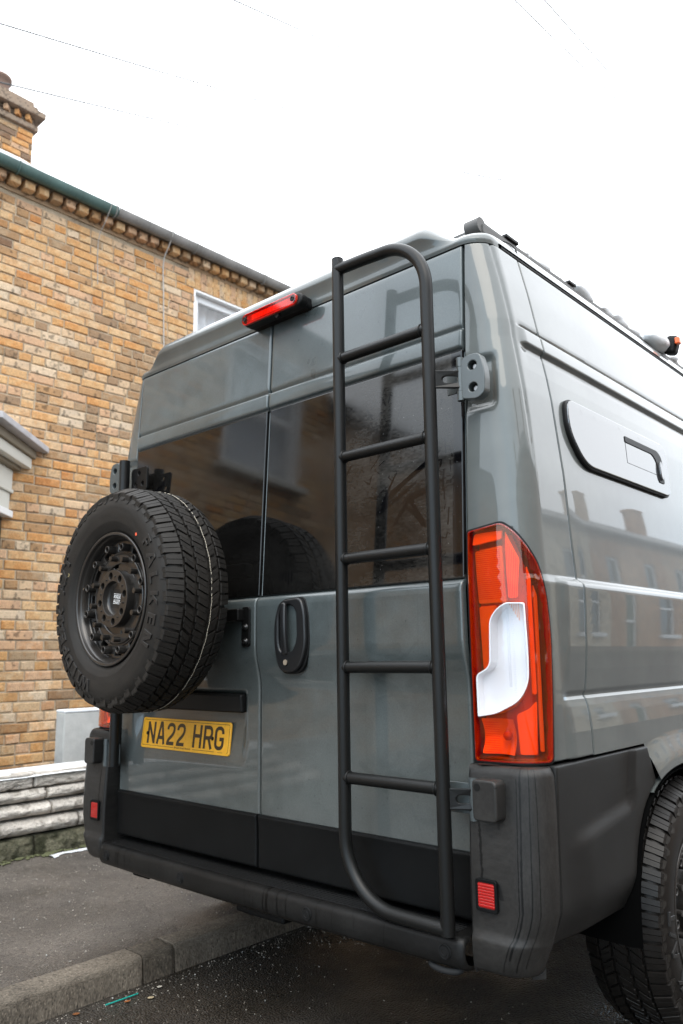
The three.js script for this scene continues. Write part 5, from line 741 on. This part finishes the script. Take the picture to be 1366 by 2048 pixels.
function rimParts(Rr = 0.222) {
  const body = lathe([[Rr - 0.03, -0.2], [Rr - 0.025, -0.06], [Rr - 0.02, -0.012], [Rr - 0.002, -0.006], [Rr + 0.001, 0.0], [Rr - 0.002, 0.004], [Rr - 0.008, 0.004], [Rr - 0.011, 0.0], [Rr - 0.0125, -0.012], [Rr - 0.017, -0.014], [Rr - 0.021, -0.018], [Rr - 0.022, -0.03], [Rr - 0.026, -0.034]], 96);
  const disc = new THREE.Shape(); disc.absarc(0, 0, Rr - 0.024, 0, Math.PI * 2);
  const hole = (r0, r1, a, w) => { const p = new THREE.Path(), n = 6, P = []; for (let i = 0; i <= n; i++) { const t = a - w / 2 + w * i / n; P.push([r1 * Math.cos(t), r1 * Math.sin(t)]); } for (let i = n; i >= 0; i--) { const t = a - w / 2 * 0.9 + w * 0.9 * i / n; P.push([r0 * Math.cos(t), r0 * Math.sin(t)]); } p.setFromPoints(P.map(q => new THREE.Vector2(...q))); disc.holes.push(p); };
  for (let i = 0; i < 12; i++) { hole(0.163, 0.187, i * Math.PI / 6, 0.24); if (i % 2) hole(0.108, 0.126, (i + 0.5) * Math.PI / 6, 0.26); }
  const d = slab(disc, 0.014, 0.003, 48).translate(0, 0, -0.052);
  const bosses = [], studs = [], lugs = [], dots = [], tips = [];
  for (let i = 0; i < 12; i++) { const a = (i + 0.5) * Math.PI / 6, c = Math.cos(a), s = Math.sin(a); bosses.push(at(lathe([[0.006, -0.02], [0.0075, 0.004], [0.0115, 0.006], [0.0135, 0.004], [0.014, -0.05]], 20), 0.174 * c, 0.174 * s, -0.014)); }
  for (let i = 0; i < 12; i++) { const a = (i + 0.25) * Math.PI / 6, c = Math.cos(a), s = Math.sin(a); studs.push(at(cylZ(0.0095, 0.009, 0.034, 16), 0.136 * c, 0.136 * s, -0.024)); tips.push(at(cylZ(0.006, 0.006, 0.002, 12), 0.136 * c, 0.136 * s, -0.0075)); }
  const ring = lathe([[0.150, -0.040], [0.150, -0.034], [0.146, -0.031], [0.121, -0.031], [0.118, -0.036]], 72), ring2 = lathe([[0.158, -0.040], [0.158, -0.036], [0.1555, -0.034], [0.153, -0.037]], 72);
  const hubS = new THREE.Shape(); hubS.absarc(0, 0, 0.0955, 0, TAU); const hh = new THREE.Path(); hh.absarc(0, 0, 0.058, 0, TAU); hubS.holes.push(hh); for (let i = 0; i < 8; i++) { const a = (i + 0.2) * Math.PI / 4, q = new THREE.Path(); q.absarc(0.077 * Math.cos(a), 0.077 * Math.sin(a), 0.0115, 0, TAU); hubS.holes.push(q); }
  const hub = slab(hubS, 0.05, 0.0012, 40).translate(0, 0, -0.058);
  for (let i = 0; i < 8; i++) { const a = (i + 0.2) * Math.PI / 4; lugs.push(merge([at(cyl(0.0115, 0.0095, 0.03, 16, true), 0.077 * Math.cos(a), 0.077 * Math.sin(a), -0.024, Math.PI / 2), at(cylZ(0.0075, 0.007, 0.01, 6), 0.077 * Math.cos(a), 0.077 * Math.sin(a), -0.035)])); const b = a + Math.PI / 8; dots.push(at(cylZ(0.0035, 0.003, 0.004, 10), 0.074 * Math.cos(b), 0.074 * Math.sin(b), -0.006)); }
  const well = lathe([[0.058, -0.010], [0.056, -0.022], [0.052, -0.03], [0.03, -0.031], [0.0005, -0.031]], 60), cap = lathe([[0.0005, -0.0285], [0.046, -0.0285], [0.048, -0.0300], [0.049, -0.033]], 60);
  const back = at(cylZ(Rr - 0.03, Rr - 0.03, 0.03, 64), 0, 0, -0.13);
  return { barrel: body, disc: merge([d, ring, ring2]), bosses: merge(bosses), studs: merge([...studs, ...tips]), hub: merge([hub, well, ...dots]), lugs, cap, back };
}
const rim = rimParts();
M.logo = std({ color: 0xffffff, roughness: 0.5, map: canvas(512, 512, (c, w, h) => { c.fillStyle = '#151413'; c.fillRect(0, 0, w, h); c.fillStyle = '#e9e9e9'; c.fillRect(78, 122, 356, 12); c.fillRect(78, 380, 330, 12); c.textAlign = 'center'; c.font = 'bold 126px sans-serif'; c.save(); c.translate(256, 246); c.scale(0.80, 1); c.fillText('ROGUE', 0, 0); c.restore(); c.save(); c.translate(250, 362); c.scale(0.86, 1); c.fillText('ALLOY', 0, 0); c.restore(); c.fillRect(424, 346, 14, 14); }) });
function wheel(parent, name, paintLine) {
  const w = group(name, parent), t = w, r = w;
  const tm = paintLine ? M.tyre : M.tyreWetShaded ??= phys({ specularIntensity: 0.55, color: lin(0.0125, 0.011, 0.010), map: M.tyre.map, roughness: 0.42, bumpMap: M.tyre.bumpMap, bumpScale: 0.0002 }); mesh('tyre', tyre.carcass, tm, t); mesh('tread', tyre.tread, tm, t); mesh('sidewall_cleats', tyre.cleats, M.tyre, t); mesh('raised_lettering', tyre.letters, M.tyreLetter, t);  // road tyres: wet rubber, its colour also darkened to stand for under-van shade
  mesh('rim', rim.barrel, M.rim, r); mesh('rim_disc', rim.disc, M.rim, r); mesh('boss', rim.bosses, M.rim, r); mesh('stud', rim.studs, M.rim, r); mesh('hub', rim.hub, M.rim, r); for (const g of rim.lugs) mesh('lug_nut', g, M.rim, r); mesh('brake_disc', rim.back, M.black, r);
  mesh('hub_cap', rim.cap, M.rim, r); mesh('cap_badge', at(new THREE.PlaneGeometry(0.064, 0.064), 0, 0, -0.0278, 0, 0, -0.12), M.logo, r);
  mesh('valve', rod([-0.193, 0.045, -0.04], [-0.188, 0.044, -0.006], 0.0035, 8), M.steel, r);
  if (paintLine) {
    const ln = []; for (let k = 0; k < 240; k++) { const a0 = k / 240 * Math.PI * 2, a1 = (k + 0.86) / 240 * Math.PI * 2; if (hash(k, 4, 4) < 0.12) continue; const zz = -0.137 + 0.0008 * Math.sin(k), q = a => [0.3756 * Math.cos(a), 0.3756 * Math.sin(a), zz]; const g = tube([q(a0), q((a0 + a1) / 2), q(a1)], 0.0008, 3, 4); ln.push(g); }
    mesh('paint_line', ln, std({ color: lin(0.62, 0.55, 0.44), roughness: 0.7 }), t); mesh('paint_dot', at(cylZ(0.0055, 0.0055, 0.001, 16), 0.262 * Math.cos(0.83), 0.262 * Math.sin(0.83), 0.0165), std({ color: lin(0.75, 0.1, 0.04), roughness: 0.6 }), t);
    mesh('paint_dot', at(new THREE.TorusGeometry(0.006, 0.0012, 6, 16), 0.275 * Math.cos(2.78), 0.275 * Math.sin(2.78), 0.0175), std({ color: lin(0.5, 0.42, 0.2), roughness: 0.6 }), t);
  }
  return w;
}
const spare = wheel(van, 'spare_wheel', true); spare.position.set(-0.335, 1.302, 0.372); spare.rotation.y = -0.03;
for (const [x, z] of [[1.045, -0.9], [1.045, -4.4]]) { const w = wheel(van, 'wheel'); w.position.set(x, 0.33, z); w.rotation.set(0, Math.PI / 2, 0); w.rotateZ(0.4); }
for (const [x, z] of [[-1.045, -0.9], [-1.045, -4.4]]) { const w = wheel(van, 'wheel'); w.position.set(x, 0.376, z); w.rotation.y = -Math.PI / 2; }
{ // carrier of the spare wheel: hinge side posts, arms, bolted plate by the shut line
  const c = group('wheel_carrier', van);
  const pl = (x0, y0, x1, y1, z) => slab(rrect(x0, y0, x1, y1, 0.012), 0.006, 0.002, 8).translate(0, 0, z);
  mesh('carrier_plate', [pl(-0.064, 1.138, -0.024, 1.272, 0.026), box(0.24, 0.042, 0.03, -0.17, 1.245, 0.045, 0.006)], M.powder, c);
  for (const y of [1.204, 1.157]) mesh('bolt', [at(cylZ(0.011, 0.010, 0.004, 20), -0.042, y, 0.034), at(cylZ(0.0075, 0.007, 0.01, 6), -0.042, y, 0.039)], M.steel, c);
  mesh('carrier_frame', [rod([-0.775, 1.905, 0.055], [-0.775, 0.70, 0.055], 0.021, 18), box(0.62, 0.05, 0.04, -0.46, 1.245, 0.07, 0.006), box(0.62, 0.05, 0.04, -0.46, 1.42, 0.07, 0.006), box(0.16, 0.26, 0.03, -0.335, 1.30, 0.105, 0.01), at(cylZ(0.06, 0.06, 0.14, 24), -0.335, 1.302, 0.18), box(0.05, 0.07, 0.006, -0.80, 1.85, 0.034, 0.002), box(0.05, 0.07, 0.006, -0.80, 0.76, 0.045, 0.002)], M.ladder, c);
  const pb = rrect(-0.755, 1.77, -0.645, 1.868, 0.012); for (const [x, y] of [[-0.70, 1.845], [-0.675, 1.80], [-0.725, 1.80]]) { const q = new THREE.Path(); q.absarc(x, y, 0.010, 0, TAU); pb.holes.push(q); } mesh('carrier_foot', slab(pb, 0.006, 0.002).translate(0, 0, 0.028), M.powder, c);
}
// ------------------------------------------------------------------ camper window in the side
{
  const w = group('side_window', van), W = (z, y) => [sOfZ(y, z), y], S = z => sOfZ(1.75, z);
  const out = poly([[S(-0.305), 1.855, 0.045], [S(-0.305), 1.745, 0.05], [S(-0.40), 1.645, 0.07], [S(-1.10), 1.645, 0.05], [S(-1.10), 1.855, 0.07]]);
  const inn = poly([[S(-0.311), 1.850, 0.042], [S(-0.311), 1.746, 0.05], [S(-0.403), 1.651, 0.068], [S(-1.095), 1.651, 0.048], [S(-1.095), 1.850, 0.068]]);
  mesh('window_frame', wrap(slab(out, 0.011, 0.003), (s, y) => sideD(s, y) * 0), M.black, w);
  mesh('acrylic_pane', wrap(slab(inn, 0.006, 0.003), () => 0.0105), M.mirror = phys({ color: lin(0.05, 0.055, 0.06), roughness: 0.015, ior: 2.4 }), w);
  const a = poly([[S(-0.715), 1.812, 0.004], [S(-0.715), 1.790, 0.004], [S(-0.95), 1.790, 0.02], [S(-0.985), 1.765, 0.02], [S(-0.985), 1.69, 0.01], [S(-1.035), 1.69, 0.01], [S(-1.035), 1.79, 0.03], [S(-1.0), 1.812, 0.02]]);
  mesh('latch_recess', wrap(slab(a, 0.003, 0.001), () => 0.016), M.black, w);
  const ov = new THREE.Shape(); ov.absellipse(S(-1.005), 1.735, 0.013, 0.036, 0, TAU); mesh('latch', wrap(slab(ov, 0.008, 0.003), () => 0.018), M.mirror, w);
  const ln = rrect(S(-0.717), 1.716, S(-0.98), 1.79, 0.002), li = rrect(S(-0.719), 1.7175, S(-0.978), 1.7885, 0.002); const lo = rrect(S(-0.717), 1.716, S(-0.98), 1.79, 0.002); lo.holes.push(new THREE.Path(li.getPoints(4))); mesh('latch_panel_line', wrap(slab(lo, 0.0012, 0.0004), () => 0.016), M.black, w);
}
// cab nose, roughly closed, far out of view
mesh('cab', [box(1.9, 1.0, 0.9, 0, 0.85, -5.0, 0.2), box(1.8, 0.9, 0.6, 0, 1.65, -4.75, 0.2)], M.paintSide, van);
mesh('underbody', [box(1.5, 0.12, 4.2, 0, 0.42, -2.4), box(0.12, 0.12, 1.9, 0, 0.36, -1.0), rod([-0.9, 0.34, -0.9], [0.9, 0.34, -0.9], 0.05), rod([0.55, 0.36, -0.15], [0.55, 0.36, -2.5], 0.035)], M.shell, van);
// ------------------------------------------------------------------ litter and grit
{
  const s = rod([-0.672, roadY(-0.672) + 0.006, 0.117], [-0.668, roadY(-0.668) + 0.006, -0.012], 0.0028, 6); tag(mesh('plastic_strip', s, std({ color: lin(0.02, 0.36, 0.30), roughness: 0.4 }), scene), 'thin teal plastic strip lying on the road beside the kerb', 'litter');
  const g0 = new THREE.IcosahedronGeometry(1, 0), n = 5200, gm = new THREE.InstancedMesh(g0, std({ color: 0xffffff, roughness: 0.9 }), n), m = new THREE.Matrix4(), q = new THREE.Quaternion(), e = new THREE.Euler(), c = new THREE.Color(); gm.name = 'grit';
  for (let i = 0; i < n; i++) { const pav = i < 2600, x = pav ? R(-2.55, -0.9) : i < 3900 ? -0.72 + Math.pow(rnd(), 2.2) * 0.5 : R(-0.7, 1.6), z = R(-1.6, 1.2), k = 0.001 + 0.0032 * Math.pow(rnd(), 3), y = (pav ? 0.001 : roadY(x) + bumpy(x, z)); q.setFromEuler(e.set(R(0, 6), R(0, 6), 0)); m.compose(new THREE.Vector3(x, y, z), q, new THREE.Vector3(k, k * 0.7, k * R(0.7, 1.6))); gm.setMatrixAt(i, m); const t = rnd(); c.setRGB(...(t < 0.5 ? [0.28, 0.25, 0.21] : t < 0.8 ? [0.34, 0.31, 0.27] : t < 0.95 ? [0.12, 0.1, 0.08] : [0.4, 0.4, 0.38])); gm.setColorAt(i, c); }
  tag(gm, 'loose grit and chippings scattered over pavement and road', 'grit', null, 'stuff'); scene.add(gm);
  const sp = grid(60, 5, (i, j) => { const z = lerp(-0.62, -1.3, i / 59), f = fbm(z + 5, 0.5, 16, 3, 700), x = -2.50 + 0.05 * (f - 0.5) + [0, 0.012, 0.03, 0.05, 0.062][j] * (0.5 + f); return [x, 0.0015 + [0, 0.008, 0.012, 0.007, 0][j] * f, z]; }); tag(mesh('snow_patch', sp, M.snow, scene), 'thin strip of old snow on the pavement before the garden wall', 'snow');
  const moss = []; for (let i = 0; i < 260; i++) { const b = new THREE.IcosahedronGeometry(1, 1), k = R(0.004, 0.014); moss.push(b.scale(k * 1.4, k * 0.6, k * R(1, 2)).translate(-2.565 + Math.pow(rnd(), 2) * 0.07, 0.002, R(0.6, -1.4))); } tag(mesh('moss', moss, std({ color: lin(0.09, 0.095, 0.045), roughness: 1 }), scene), 'dark green moss along the foot of the garden wall', 'moss', null, 'stuff');
  const leaf = new THREE.CircleGeometry(0.012, 7).rotateX(-Math.PI / 2); const L0 = [[-0.64, 0.05, 0x9a5a28], [-0.60, -0.02, 0xb9a98a], [-0.69, 0.22, 0x7b4a22], [-0.66, -0.1, 0xcfc8bb], [-1.55, 0.1, 0xd8d4cc]]; const names = ['brown leaf scrap on the road nearest the teal strip', 'pale straw coloured scrap beyond the teal strip', 'dark brown leaf scrap at the kerb foot before the teal strip', 'whitish paper scrap on the road close to the kerb joint', 'small white paper scrap out on the pavement'];
  L0.forEach(([x, z, col], i) => { const o = mesh('leaf_scrap', leaf.clone().scale(1, 1, R(0.5, 1.6)).rotateY(R(0, 3)).rotateZ(0.12), std({ color: col, roughness: 0.9 }), scene); o.name = numbered(i === 3 || i === 4 ? 'paper_scrap' : 'leaf_scrap'); o.position.set(x, x < -0.8 ? 0.003 : roadY(x) + 0.006, z); tag(o, names[i], i > 2 ? 'paper' : 'leaf'); });
}
renderer.render(scene, camera);
